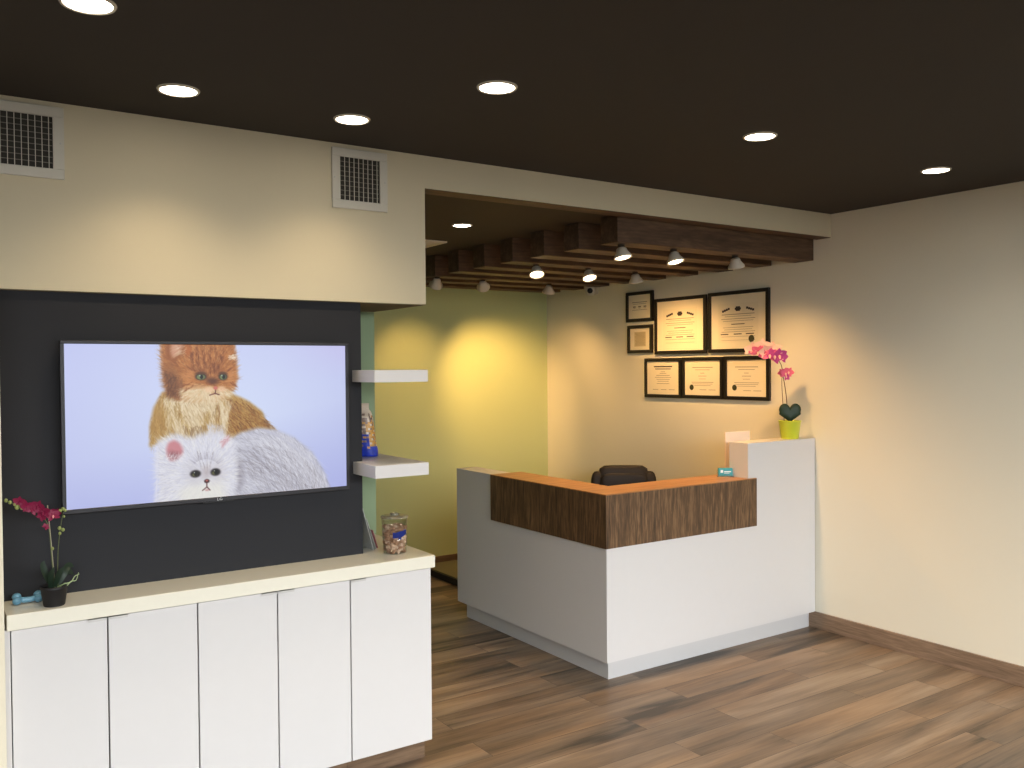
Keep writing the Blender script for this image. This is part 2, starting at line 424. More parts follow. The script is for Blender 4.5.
# ------------------------------------------------------------------ reception desk
def reception_desk():
    t = thing('reception_desk', 'white L-shaped reception desk with brown wood top band', 'desk', (3.6, 4.2, 0))
    X0, Y0, YE, XB = 3.148, 3.752, 5.380, XR - .004
    TW = 4.298                                    # left face of tall end block
    ZBt, ZW, ZT = 0.108, 0.746, 1.045
    bm = BM()
    # lower L body
    # front panel with the tall right end, cut as one profile and given its depth
    prof = [(X0, ZBt), (XB, ZBt), (XB, 1.2665), (TW, 1.2665), (TW, ZW - .001), (X0, ZW - .001)]
    fr = [bm.verts.new((x, Y0, z)) for x, z in prof]; bk = [bm.verts.new((x, 3.905, z)) for x, z in prof]
    fs = [bm.faces.new(fr), bm.faces.new(list(reversed(bk)))]
    for i in range(6): fs.append(bm.faces.new((fr[i], bk[i], bk[(i + 1) % 6], fr[(i + 1) % 6])))
    bmesh.ops.recalc_face_normals(bm, faces=fs)
    box(bm, X0, 3.905, ZBt, X0 + .17, YE, ZW - .001)
    box(bm, X0, 4.920, ZW - .001, X0 + .16, YE, ZT)        # raised white left end
    obj('body', bm, M['laminate'], t)
    bm = BM()
    prism(bm, [(3.190, 5.327), (3.190, 3.793), (XR - .018, 3.793), (XR - .018, 3.95), (3.33, 3.95), (3.33, 5.327)], 0, ZBt)
    obj('toe_kick', bm, M['laminate_shaded'], t)
    # wood band: outside faces and a separate top board
    o = .013
    bm = BM()
    prism(bm, [(X0 - o, 4.919), (X0 - o, Y0 - o), (4.364, Y0 - o), (4.364, Y0 - .0005), (TW - .001, Y0 - .0005), (TW - .001, Y0 + .26), (X0 + .235, Y0 + .26), (X0 + .235, 4.919)], ZW, ZT - .003, mi=0)
    obj('wood_band', bm, M['wood_v'], t)
    bm = BM()
    prism(bm, [(X0 - o, 4.919), (X0 - o, Y0 - o), (4.364, Y0 - o), (4.364, Y0 - .0005), (TW - .001, Y0 - .0005), (TW - .001, Y0 + .26), (X0 + .235, Y0 + .26), (X0 + .235, 4.919)], ZT - .003, ZT + .002)
    obj('wood_top', bm, M['wood_top'], t)
    bm = BM()
    prism(bm, [(X0 + .172, YE), (X0 + .172, Y0 + .172), (TW - .002, Y0 + .172), (XB, Y0 + .172), (XB, 4.55), (3.85, 4.55), (3.85, YE)], .70, .735)
    obj('inner_worktop', bm, M['laminate_shaded'], t)
    bm = BM(); box(bm, 3.40, 5.30, 0, 3.83, 5.33, .70); obj('worktop_support', bm, M['laminate_shaded'], t)
    bm = BM(); box(bm, 4.90, 4.06, 0, 4.93, 4.53, .70); obj('worktop_support', bm, M['laminate_shaded'], t)
reception_desk()

# ------------------------------------------------------------------ media counter and cabinets
bm = BM(); box(bm, .2335, 3.456, 0, .2525, 3.64, .8685)
tag(obj('filler_strip', bm, M['laminate']), 'narrow white filler strip between the wall pier and the first cabinet', 'filler')
def door_unit(x0, x1, doors, label):
    zb, zt, yf, yb = .100, .8685, 3.455, 3.645
    t = thing('base_cabinet', label, 'cabinet', ((x0 + x1) / 2, (yf + yb) / 2, 0), 'white cabinets under the television')
    bm = BM(); box(bm, x0 + .001, yf + .02, zb, x1 - .001, yb, zt - .001)
    obj('carcass', bm, M['shadow_gap'], t)
    bm = BM(); box(bm, x0 + .001, yf + .055, 0, x1 - (.012 if x1 > 1.8 else .001), yb, zb - .0005)
    obj('toe_kick', bm, M['base_x'], t)
    for a, b, side in doors:
        bm = BM(); box(bm, a + .0025, yf, zb - .004, b - .0025, yf + .019, zt - .006, .001)
        d = obj('door', bm, M['laminate'], t)
        hw = .062
        hx = b - .004 - hw if side > 0 else a + .004
        bm = BM(); box(bm, hx, yf - .012, zt - .0055, hx + hw, yf + .012, zt - .0035)
        box(bm, hx, yf - .012, zt - .014, hx + hw, yf - .0105, zt - .0035)
        obj('edge_pull', bm, M['pull'], d)
    return t
door_unit(.2535, .876, [(.2535, .56, 1), (.56, .876, -1)], 'white two-door base cabinet at the left, below the black flower pot')
door_unit(.876, 1.500, [(.876, 1.187, 1), (1.187, 1.500, -1)], 'white two-door base cabinet in the middle, below the centre of the television')
right_cabinet = door_unit(1.500, 1.886, [(1.500, 1.886, -1)], 'white single-door base cabinet at the right, below the jar of treats')
bm = BM()
prism(bm, [(.2415, 3.429), (1.893, 3.429), (1.893, YT - .001), (XD + .001, YT - .001), (XD + .001, YD - .001), (.2415, YD - .001)], .870, .9237, .0015)
tag(obj('countertop', bm, M['counter']), 'long white countertop over the cabinets below the television', 'countertop')
bm = BM(); box(bm, XD + .002, 3.66, 0, 1.886, YT - .002, .869)
obj('rear_box', bm, M['laminate'], right_cabinet)

# floating shelves
for z0, z1, lab in ((1.692, 1.744, 'upper white floating shelf, empty, beside the television'), (1.284, 1.338, 'lower white floating shelf carrying the blue treat bag')):
    bm = BM()
    prism(bm, [(1.605, 3.421), (1.861, 3.421), (1.861, YT - .001), (XD + .001, YT - .001), (XD + .001, YD - .001), (1.605, YD - .001)], z0, z1, .001)
    tag(obj('floating_shelf', bm, M['laminate']), lab, 'shelf', 'white floating shelves beside the television')

# ------------------------------------------------------------------ television and its picture
def paint_cats(W, H):
    rng = np.random.RandomState(3)
    yy, xx = np.mgrid[0:H, 0:W].astype(float)
    s = xx / (W - 1); t = yy / (H - 1)            # t down
    img = np.zeros((H, W, 3))
    c0 = np.array([198, 204, 243.]); c1 = np.array([168, 174, 232.]); c2 = np.array([216, 226, 252.])
    d = np.clip(np.hypot((s - .55) * 1.1, (t - .45)) * 1.35, 0, 1)[..., None]
    img[:] = c2 * (1 - d) + c0 * d
    e = np.clip((t - .55) * 1.4 + (s - .5) * .5, 0, 1)[..., None] * .6
    img[:] = img * (1 - e) + c1 * e
    e = (np.clip((s - .72) * 3, 0, 1) * np.clip((.25 - t) * 3, 0, 1))[..., None] * .5
    img[:] = img * (1 - e) + np.array([212, 192, 238.]) * e
    def T(cx, cy):
        """traced close-up coordinates -> picture pixels (undo the perspective)"""
        u = 140 + cx / 4.39; v = 335 + cy / 4.39
        zA, zB = .833, 1.0; a, b = 63.5, 347.0
        q = zA * (u - a) / (zA * (u - a) + zB * (b - u)); 
        w = (u - a) / (b - a)
        ytop = 343 + 3 * w; ybot = 511.5 - 25.5 * w
        return q * (W - 1), (v - ytop) / (ybot - ytop) * (H - 1)
    k = W / 480.0
    def stamp(x, y, r, col, al):
        x0 = int(max(0, x - r - 1)); x1 = int(min(W, x + r + 2)); y0 = int(max(0, y - r - 1)); y1 = int(min(H, y + r + 2))
        if x0 >= x1 or y0 >= y1: return
        g = np.clip(r + .5 - np.hypot(xx[y0:y1, x0:x1] - x, yy[y0:y1, x0:x1] - y), 0, 1)[..., None] * al
        img[y0:y1, x0:x1] = img[y0:y1, x0:x1] * (1 - g) + np.array(col) * g
    def hair(x, y, ang, ln, col, r=.9, al=.6, curl=0.):
        n = max(3, int(ln / 1.2)); 
        for i in range(n):
            f = i / n
            stamp(x, y, r * (1 - f * .75) * k, col, al * (1 - .5 * f))
            x += math.cos(ang) * ln / n; y += math.sin(ang) * ln / n; ang += curl / n
    def poly_mask(pts):
        P = [T(*p) for p in pts]; m = np.zeros((H, W), bool); n = len(P)
        j = n - 1
        for i in range(n):
            xi, yi = P[i]; xj, yj = P[j]
            if yi != yj:
                c = ((yi > yy) != (yj > yy)) & (xx < (xj - xi) * (yy - yi) / (yj - yi) + xi)
                m ^= c
            j = i
        return m
    def blur(a, r):
        r = max(1, int(r * k))
        for ax in (0, 1):
            p = np.pad(a, [(r, r) if i == ax else (0, 0) for i in range(a.ndim)], mode='edge')
            c = np.cumsum(p, axis=ax)
            c = np.concatenate([np.zeros_like(np.take(c, [0], axis=ax)), c], axis=ax)
            n = a.shape[ax]
            a = (np.take(c, range(2 * r + 1, 2 * r + 1 + n), axis=ax) - np.take(c, range(0, n), axis=ax)) / (2 * r + 1)
        return a
    def fill(pts, col, soft=3, al=1.):
        m = blur(poly_mask(pts).astype(float), soft)[..., None] * al
        img[:] = img * (1 - m) + np.array(col) * m
    def fur(pts, n, angf, cols, ln=(8, 16), al=.55, r=.8):
        m = poly_mask(pts); ys, xs = np.nonzero(m)
        if len(xs) == 0: return
        for i in rng.randint(0, len(xs), n):
            x, y = xs[i], ys[i]; a = angf(x, y) + rng.normal(0, .22)
            c = cols(x, y) if callable(cols) else cols[rng.randint(len(cols))]
            hair(x, y, a, rng.uniform(*ln) * k, c, r=r, al=al * rng.uniform(.5, 1), curl=rng.normal(0, .3))
    def blob(cx, cy, rx, ry, col, al=1., soft=.25, rot=0.):
        x, y = T(cx, cy); x2, _ = T(cx + rx, cy); _, y2 = T(cx, cy + ry)
        rx = abs(x2 - x); ry = abs(y2 - y)
        dx = xx - x; dy = yy - y
        a = dx * math.cos(rot) + dy * math.sin(rot); b = -dx * math.sin(rot) + dy * math.cos(rot)
        q = np.hypot(a / rx, b / ry)
        g = (np.clip((1 - q) / soft, 0, 1) * al)[..., None]
        img[:] = img * (1 - g) + np.array(col) * g
    OR = [(186, 120, 60), (162, 94, 42), (212, 152, 90), (136, 78, 38), (200, 134, 70), (112, 64, 34), (222, 172, 112)]
    GO = [(186, 150, 84), (160, 122, 60), (206, 176, 112), (140, 100, 52)]
    CR = [(238, 222, 190), (226, 206, 170), (246, 236, 214), (206, 182, 140)]
    OR_ = [(140, 92, 50), (112, 72, 40)]
    # --- ginger cat body
    body = [(100, 250), (60, 320), (42, 400), (40, 490), (90, 480), (200, 470), (330, 450), (420, 470), (560, 430), (600, 415), (555, 385), (540, 335), (480, 290), (420, 262), (300, 240)]
    fill(body, (186, 146, 84), 3)
    fur(body, 1500, lambda x, y: 1.5 - (x / W - .35) * 2.2, GO, (8, 18))
    fur([(380, 270), (470, 300), (540, 350), (600, 415), (500, 420), (400, 460), (330, 440)], 900, lambda x, y: .9, [(150, 92, 42), (120, 70, 34), (186, 140, 72), (100, 58, 30), (196, 150, 84)], (8, 20))
    chest = [(120, 270), (350, 275), (345, 330), (300, 440), (230, 465), (170, 450), (130, 380)]
    fill(chest, (230, 210, 176), 7, .9)
    fur(chest, 1200, lambda x, y: 1.57 + (.25 - x / W) * 2, CR + [(176, 146, 104)], (10, 26), .5)
    fur([(360, 280), (410, 290), (380, 400), (350, 380)], 200, lambda x, y: 1.6, CR, (10, 24), .5)
    fur([(190, 400), (300, 400), (300, 460), (210, 462)], 160, lambda x, y: 1.57, [(120, 84, 52), (150, 120, 80)], (10, 22), .5)
    for x0, y0, x1, y1, cs in ((125, 275, 135, 430, GO), (345, 290, 345, 440, GO + OR_), (160, 300, 220, 450, GO), (300, 330, 280, 440, GO), (120, 270, 130, 400, CR), (360, 285, 375, 420, CR)):
        for i in range(70):
            f = rng.uniform(); x, y = T(x0 + (x1 - x0) * f + rng.normal(0, 9), y0 + (y1 - y0) * f); hair(x, y, 1.57 + rng.normal(0, .3), rng.uniform(12, 26) * k, cs[rng.randint(len(cs))], .8, .4)
    # --- ginger head
    head = [(98, 20), (420, 20), (428, 90), (434, 190), (415, 240), (360, 285), (250, 290), (170, 285), (118, 250), (104, 170), (98, 90)]
    fill(head, (182, 114, 58), 3)
    hx, hy = T(300, 210)
    fur(head, 2400, lambda x, y: math.atan2(y - hy, x - hx), OR, (6, 14), .5)
    fill([(112, 120), (150, 130), (190, 190), (185, 265), (130, 268), (108, 210)], (132, 82, 46), 9, .6)
    fur([(110, 150), (190, 190), (190, 275), (125, 262)], 300, lambda x, y: 1.9, [(104, 60, 34), (140, 88, 50), (84, 50, 34)], (8, 16), .5)
    fill([(190, 225), (290, 225), (330, 250), (410, 235), (405, 262), (345, 296), (250, 292), (185, 275)], (232, 205, 165), 6, .85)
    fur([(180, 235), (410, 235), (395, 280), (330, 300), (190, 290)], 500, lambda x, y: math.atan2(y - hy, x - hx), CR, (6, 14), .5)
    # ear
    fill([(118, 20), (232, 20), (222, 58), (190, 88), (150, 122), (120, 100)], (150, 84, 38), 3, .9)
    fill([(140, 30), (200, 36), (186, 66), (150, 104), (140, 84)], (206, 150, 120), 3, .95)
    for i in range(70):
        x, y = T(rng.uniform(205, 232), rng.uniform(30, 75)); hair(x, y, 1.9 + rng.normal(0, .25), 12 * k, (184, 106, 50), .8, .5)
    for i in range(34):
        x, y = T(rng.uniform(165, 212), rng.uniform(42, 84)); hair(x, y, 2.5 + rng.normal(0, .15), 15 * k, (236, 214, 184), .6, .4)
    for i in range(40):
        x, y = T(rng.uniform(395, 425), rng.uniform(85, 108)); hair(x, y, .1 + rng.normal(0, .4), 6 * k, (245, 235, 220), .7, .5)
    # forehead stripes
    for x0, x1, y0, y1 in ((255, 262, 50, 150), (285, 290, 45, 150), (315, 312, 45, 165), (340, 332, 50, 160), (372, 352, 55, 140), (230, 240, 70, 140)):
        for i in range(26):
            f = rng.uniform(); x, y = T(x0 + (x1 - x0) * f + rng.normal(0, 5), y0 + (y1 - y0) * f); hair(x, y, 1.57, 9 * k, (112, 56, 26), .9, .4)
    fill([(205, 150), (250, 140), (300, 160), (320, 200), (300, 205), (240, 150)], (120, 66, 34), 3, .5)
    # face
    blob(326, 202, 40, 24, (84, 44, 28), .85, .8); blob(345, 150, 30, 40, (120, 64, 32), .5, .9)
    fill([(205, 140), (250, 150), (240, 215), (200, 240), (175, 200)], (214, 148, 88), 7, .5)
    fill([(385, 150), (425, 150), (425, 220), (395, 232)], (214, 150, 92), 6, .5)
    for ex, rx in ((272, 27), (370, 21)):
        blob(ex, 180, rx + 6, 23, (84, 48, 28), .85, .5); blob(ex, 183, rx, 17, (44, 34, 24), 1, .3); blob(ex, 184, rx - 4, 14, (122, 132, 84), 1, .35)
        blob(ex + 3, 183, 9, 12, (14, 18, 16), 1, .4); blob(ex, 167, rx + 3, 7, (96, 54, 28), .8, .5); blob(ex - 5, 178, 4, 3, (215, 228, 222), .8, .5)
    for x0, y0, x1, y1 in ((240, 205, 190, 225), (245, 215, 200, 245), (400, 205, 425, 222), (250, 160, 215, 140), (385, 160, 410, 145)):
        for i in range(14):
            f = rng.uniform(); x, y = T(x0 + (x1 - x0) * f, y0 + (y1 - y0) * f + rng.normal(0, 3)); hair(x, y, math.atan2(y1 - y0, x1 - x0), 8 * k, (132, 70, 34), .8, .45)
    blob(310, 238, 34, 20, (240, 206, 170), .8, .6); blob(362, 236, 28, 18, (238, 200, 164), .8, .6)
    blob(336, 232, 12, 10, (206, 120, 104), 1, .4)
    for a, b, c_, d_ in ((336, 242, 334, 258), (334, 256, 310, 264), (334, 256, 352, 262)):
        for f in np.linspace(0, 1, 12):
            x, y = T(a + (c_ - a) * f, b + (d_ - b) * f); stamp(x, y, 1.0 * k, (110, 56, 44), .7)
    # --- white cat body
    wb = [(380, 470), (440, 430), (520, 408), (600, 415), (680, 450), (760, 515), (810, 600), (840, 690), (600, 740), (380, 760), (360, 600)]
    fill(wb, (196, 196, 210), 4)
    bx, by = T(420, 470)
    def wang(x, y): return .30 + 1.0 * np.clip((x / W - .48) / .4, 0, 1) + rng.normal(0, .16)
    WG = [(214, 214, 226), (232, 232, 240), (176, 174, 186), (150, 146, 156), (198, 198, 212), (240, 240, 246)]
    fur(wb, 3600, wang, WG, (16, 46), .4, .75)
    dk = [(430, 500), (560, 470), (700, 520), (800, 620), (820, 680), (700, 700), (520, 640), (430, 600)]
    fur(dk, 260, wang, [(122, 112, 118), (140, 130, 134), (104, 96, 104)], (20, 56), .4, .6)
    fur([(470, 440), (640, 440), (760, 530), (800, 640), (620, 560), (500, 500)], 300, wang, [(236, 236, 244), (222, 222, 232)], (20, 50), .4, .6)
    fill([(405, 540), (450, 560), (450, 660), (420, 700), (410, 640)], (120, 112, 124), 6, .55)
    for i in range(160):   # stray hairs off the back
        a = rng.uniform(0, 1); x, y = T(520 + 300 * a, 415 + 200 * a ** 1.5); hair(x, y, .1 + .8 * a + rng.normal(0, .25), 14 * k, (198, 198, 214), .6, .5)
    # --- white head
    wh = [(75, 470), (140, 440), (230, 455), (300, 430), (360, 425), (410, 470), (425, 560), (425, 660), (380, 770), (60, 790), (78, 660), (70, 560)]
    fill(wh, (222, 222, 234), 5)
    wx, wy = T(288, 620)
    fur(wh, 3200, lambda x, y: math.atan2(y - wy, x - wx), [(230, 230, 240), (244, 244, 248), (208, 208, 220), (240, 238, 232), (192, 190, 204)], (8, 22), .4)
    fill([(220, 650), (370, 640), (380, 740), (210, 750), (150, 700)], (238, 236, 226), 10, .7)
    for i in range(140):
        a = rng.uniform(0, 1); x, y = T(78 - 10 * a, 480 + 250 * a); hair(x, y, 2.6 - .5 * a + rng.normal(0, .3), 12 * k, (228, 228, 240), .6, .4)
    for i in range(120):
        x, y = T(rng.uniform(300, 370), rng.uniform(400, 450)); hair(x, y, -1.5 + rng.normal(0, .5), 10 * k, (214, 212, 222), .7, .5)
    # ears
    fill([(114, 500), (124, 474), (148, 462), (172, 474), (188, 500), (186, 522), (164, 544), (136, 556), (118, 536)], (206, 134, 140), 3, .9)
    fill([(124, 512), (150, 520), (182, 520), (150, 550), (128, 546)], (110, 64, 72), 5, .7)
    for i in range(60):
        x, y = T(rng.uniform(108, 190), rng.uniform(530, 560)); hair(x, y, -1.2 + rng.normal(0, .5), 9 * k, (240, 236, 240), .6, .5)
    fill([(352, 470), (390, 440), (398, 458), (362, 498)], (206, 140, 146), 2, .7)
    for i in range(50):
        x, y = T(rng.uniform(345, 400), rng.uniform(450, 500)); hair(x, y, -.7 + rng.normal(0, .4), 12 * k, (236, 234, 240), .7, .5)
    # forehead marks
    for x0, x1 in ((262, 284), (294, 294), (322, 304), (250, 268)):
        for i in range(16):
            f = rng.uniform(); x, y = T(x0 + (x1 - x0) * f, 510 + 75 * f); hair(x, y, 1.5, 7 * k, (150, 142, 150), .6, .4)
    # face
    blob(290, 606, 34, 40, (166, 146, 142), .5, .9)
    fill([(200, 560), (280, 575), (285, 630), (250, 660), (200, 650)], (200, 196, 204), 8, .5)
    fill([(300, 575), (365, 555), (375, 620), (345, 650), (300, 640)], (204, 198, 204), 8, .5)
    for ex, ey, rx, io in ((242, 612, 27, 3), (331, 604, 25, 6)):
        blob(ex, ey, rx + 5, 22, (90, 80, 84), .6, .6); blob(ex, ey, rx, 19, (24, 20, 22), 1, .4); blob(ex - io, ey + 4, rx - 11, 11, (104, 104, 66), .9, .5)
        blob(ex + 1, ey + 1, 9, 11, (8, 8, 10), 1, .5); blob(ex - 5, ey - 6, 3.5, 3, (225, 230, 225), .8, .5)
    for i in range(60):
        a = rng.uniform(-2.6, -.5); x, y = T(290 + 60 * math.cos(a), 590 + 45 * math.sin(a)); hair(x, y, a, 14 * k, (178, 174, 186), .7, .4)
    blob(292, 644, 15, 11, (64, 36, 38), 1, .4); blob(292, 642, 8, 5, (196, 110, 104), .9, .5)
    for a, b, c_, d_ in ((292, 652, 292, 672), (292, 670, 272, 686), (292, 670, 306, 684)):
        for f in np.linspace(0, 1, 12):
            x, y = T(a + (c_ - a) * f, b + (d_ - b) * f); stamp(x, y, .9 * k, (100, 56, 58), .75)
    blob(292, 684, 12, 6, (190, 110, 112), .5, .6)
    return np.clip(img, 0, 255)

def television():
    yf = 3.592
    x0, x1, z0, z1 = .4375, 1.5625, 1.2245, 1.863
    t = thing('television', 'wide black flat screen television showing two long-haired cats', 'television', ((x0 + x1) / 2, YD, z0))
    b = .0125
    bm = BM()
    box(bm, x0, yf, z1 - b, x1, yf + .02, z1, .002); box(bm, x0, yf, z0, x1, yf + .02, z0 + b + .004, .002)
    box(bm, x0, yf, z0 + b + .004, x0 + b, yf + .02, z1 - b); box(bm, x1 - b, yf, z0 + b + .004, x1, yf + .02, z1 - b)
    obj('bezel', bm, M['bezel'], t)
    bm = BM(); box(bm, x0 + .004, yf + .012, z0 + .004, x1 - .004, yf + .04, z1 - .004, .004)
    obj('back_shell', bm, M['black'], t)
    bm = BM(); box(bm, x0 + .3, yf + .04, z0 + .15, x1 - .3, YD - .0005, z1 - .15, .002)
    obj('wall_bracket', bm, M['black'], t)
    W, H = 480, 266
    pic = paint_cats(W, H)
    sx0, sx1, sz0, sz1 = x0 + b, x1 - b, z0 + b + .004, z1 - b
    xs = np.linspace(sx0, sx1, W); zs = np.linspace(sz1, sz0, H)
    co = np.zeros((H, W, 3)); co[..., 0] = xs[None, :]; co[..., 1] = yf + .006; co[..., 2] = zs[:, None]
    org = np.array(ORG[t.name]); co -= org
    me = bpy.data.meshes.new('screen')
    idx = np.arange(H * W).reshape(H, W)
    f = np.stack([idx[:-1, :-1], idx[1:, :-1], idx[1:, 1:], idx[:-1, 1:]], -1).reshape(-1, 4)
    me.vertices.add(H * W); me.vertices.foreach_set('co', co.reshape(-1))
    me.loops.add(f.size); me.loops.foreach_set('vertex_index', f.reshape(-1))
    me.polygons.add(len(f)); me.polygons.foreach_set('loop_start', np.arange(0, f.size, 4))
    me.update(calc_edges=True)
    ca = me.color_attributes.new('picture', 'FLOAT_COLOR', 'POINT')
    p = pic / 255.0; p = np.where(p <= .04045, p / 12.92, ((p + .055) / 1.055) ** 2.4)
    rgba = np.ones((H * W, 4)); rgba[:, :3] = p.reshape(-1, 3)
    ca.data.foreach_set('color', rgba.reshape(-1))
    m, nt, bs = new_mat('lcd_picture')
    at = nt.nodes.new('ShaderNodeVertexColor'); at.layer_name = 'picture'
    bs.inputs['Base Color'].default_value = (.01, .01, .012, 1); bs.inputs['Roughness'].default_value = .35
    bs.inputs['Specular IOR Level'].default_value = .3
    nt.links.new(at.outputs['Color'], bs.inputs['Emission Color']); bs.inputs['Emission Strength'].default_value = .90
    me.materials.append(m)
    o = bpy.data.objects.new('screen', me); COL.objects.link(o); o.parent = t
    # logo on the lower bezel
    cu = bpy.data.curves.new('logo_text', 'FONT'); cu.body = 'LG'; cu.size = .017; cu.extrude = .0004; cu.align_x = 'CENTER'; cu.space_character = 1.1
    to = bpy.data.objects.new('logo_text', cu); COL.objects.link(to)
    dg = bpy.context.evaluated_depsgraph_get(); tm = bpy.data.meshes.new_from_object(to.evaluated_get(dg))
    bpy.data.objects.remove(to)
    tm.transform(Matrix.Translation(Vector((1.003, yf - .0004, z0 + .003)) - Vector(org)) @ Matrix.Rotation(PI / 2, 4, 'X'))
    tm.materials.append(M['chrome'])
    lo = bpy.data.objects.new('logo', tm); COL.objects.link(lo); lo.parent = t
    bm = BM(); box(bm, .94, yf - .002, z0 - .004, 1.06, yf + .01, z0 + .001)
    obj('sensor_strip', bm, M['black'], t)
television()

# ------------------------------------------------------------------ air vents on the soffit
def vent(x0, label):
    x1, z0, z1 = x0 + .263, 2.452, 2.714
    t = thing('air_vent', label, 'vent', ((x0 + x1) / 2, YH, z0), 'white air vents above the television')
    y = YH - .001
    fw = .037
    bm = BM()
    box(bm, x0, y - .010, z1 - fw, x1, y, z1, .002); box(bm, x0, y - .010, z0, x1, y, z0 + fw, .002)
    box(bm, x0, y - .010, z0 + fw, x0 + fw, y, z1 - fw); box(bm, x1 - fw, y - .010, z0 + fw, x1, y, z1 - fw)
    obj('frame', bm, M['white_metal'], t)
    bm = BM(); box(bm, x0 + fw, y - .0012, z0 + fw, x1 - fw, y, z1 - fw)
    obj('duct_backing', bm, M['duct'], t)
    bm = BM(); n = 8; w = x1 - x0 - 2 * fw
    for i in range(1, n + 1):
        xx = x0 + fw + w * i / (n + .6); box(bm, xx - .0013, y - .009, z0 + fw, xx + .0013, y - .0055, z1 - fw)
    obj('vertical_blades', bm, M['white_metal'], t)
    bm = BM(); h = z1 - z0 - 2 * fw
    for i in range(1, 9):
        zz = z0 + fw + h * i / 9; box(bm, x0 + fw, y - .005, zz - .0012, x1 - fw, y - .002, zz + .0012)
    obj('horizontal_blades', bm, M['blade_dim'], t)
    for sx in (x0 + .012, x1 - .012):
        bm = BM(); ellipsoid(bm, (sx, y - .010, (z0 + z1) / 2), (.003, .0015, .003), 8, 6)
        obj('screw', bm, M['chrome'], t)
vent(.203, 'white square air vent at the left edge, cut off by the frame')
vent(1.509, 'white square air vent nearer the alcove, fully visible')

# ------------------------------------------------------------------ recessed downlights
WARM = (1.0, .58, .22); SOFT = (1.0, .80, .54)
def downlight(x, y, z, label, power, group, color=SOFT, rad=.072, cone=118, blend=1.0):
    t = thing('recessed_downlight', label, 'light', (x, y, z), group)
    bm = BM(); lathe(bm, [(rad * .85, z - .003), (rad * .88, z - .006), (rad * .96, z - .006), (rad, z - .0005)], x, y, 40)
    obj('trim_ring', bm, M['white_metal'], t)
    bm = BM(); lathe(bm, [(rad * .865, z - .0035), (rad * .4, z - .005), (0, z - .0055)], x, y, 40)
    obj('lens', bm, M['lens_white'], t)
    light('lamp', 'SPOT', (x, y, z - .02), power, color, t, spot_size=R(cone), spot_blend=blend, shadow_soft_size=.05, aim=(x, y, 0))
G1 = 'recessed downlights in the main ceiling'
PW = 14
downlight(.398, 2.605, ZC, 'round recessed downlight at the top left corner, cut off by the frame', PW, G1)
downlight(.781, 3.239, ZC, 'round recessed downlight near the wall between the two air vents', 27, G1)
downlight(1.440, 3.250, ZC, 'round recessed downlight just above the right air vent', 24, G1)
downlight(1.705, 2.610, ZC, 'round recessed downlight at the top centre, right of the right vent', PW, G1)
downlight(3.013, 2.559, ZC, 'round recessed downlight right of centre, above the header strip', PW, G1)
downlight(4.295, 2.525, ZC, 'round recessed downlight nearest the right wall', 10, G1, color=(1, .90, .76))
downlight(2.713, 4.548, ZB, 'small recessed downlight in the alcove ceiling left of the beams', 16, 'alcove lights', rad=.062)

# ceiling register in the alcove
t = thing('ceiling_register', 'flat pale air register on the alcove ceiling, half hidden by the wall', 'vent', (2.80, 5.34, ZB))
bm = BM(); box(bm, 2.64, 5.175, ZB - .012, 2.972, 5.50, ZB - .0005, .002); obj('plate', bm, M['lamp_shell'], t)
bm = BM()
for i in range(6): box(bm, 2.68, 5.215 + i * .045, ZB - .016, 2.93, 5.23 + i * .045, ZB - .0125)
obj('louvers', bm, M['lamp_shell'], t)

# ------------------------------------------------------------------ wooden beams
BZ0 = 2.446; BT = .15; BX0 = 3.25
ORD = ['first wooden ceiling beam, nearest, just behind the header', 'second wooden ceiling beam from the header', 'third wooden ceiling beam from the header', 'fourth wooden ceiling beam from the header', 'fifth wooden ceiling beam from the header', 'sixth wooden ceiling beam from the header', 'seventh wooden ceiling beam from the header', 'eighth wooden ceiling beam, second from the back wall', 'ninth wooden ceiling beam, nearest the sage back wall']
BY = [3.762 + .3475 * i for i in range(9)]
bm0 = BM(); box(bm0, 0, 0, 0, XR - BX0 - .001, BT, ZB - BZ0 - .001, .003)
b0 = None
for i, y in enumerate(BY):
    if i == 0:
        b0 = obj('ceiling_beam', bm0, M['beam']); b0.location = (BX0, y, BZ0); o = b0
    else:
        o = b0.copy(); COL.objects.link(o); o.location = (BX0, y, BZ0)
    tag(o, ORD[i], 'beam', 'wooden beams of the alcove ceiling')

# ------------------------------------------------------------------ nine cone spotlights under the beams
def cone_spot(x, y, label, d, power, spot, glow):
    z = BZ0
    t = thing('spotlight', label, 'light', (x, y, z), 'white cone spotlights under the beams')
    bm = BM(); lathe(bm, [(0, z - .0005), (.020, z - .0005), (.020, z - .012), (0, z - .012)], x, y, 20)
    obj('mount', bm, M['lamp_dark'], t)
    d = Vector(d).normalized()
    q = Vector((0, 0, -1)).rotation_difference(d).to_matrix()
    c = Vector((x, y, z - .018))
    bm = BM(); lathe(bm, [(0, 0), (.018, 0), (.028, -.006), (.034, -.026), (.052, -.052), (.053, -.062), (.048, -.062), (.042, -.052), (0, -.050)], 0, 0, 28)
    for v in bm.verts: v.co = q @ v.co + c
    bmesh.ops.recalc_face_normals(bm, faces=bm.faces)
    s = obj('shade', bm, M['lamp_shell'], t)
    bm = BM(); lathe(bm, [(.045, -.056), (.03, -.064), (0, -.067)], 0, 0, 24)
    for v in bm.verts: v.co = q @ v.co + c
    obj('bulb', bm, M['lens_warm'] if glow else M['lens_dim'], s)
    p = c + q @ Vector((0, 0, -.085))
    light('lamp', 'SPOT', p, power, WARM, t, spot_size=R(spot), spot_blend=1.0, shadow_soft_size=.03, aim=p + d)
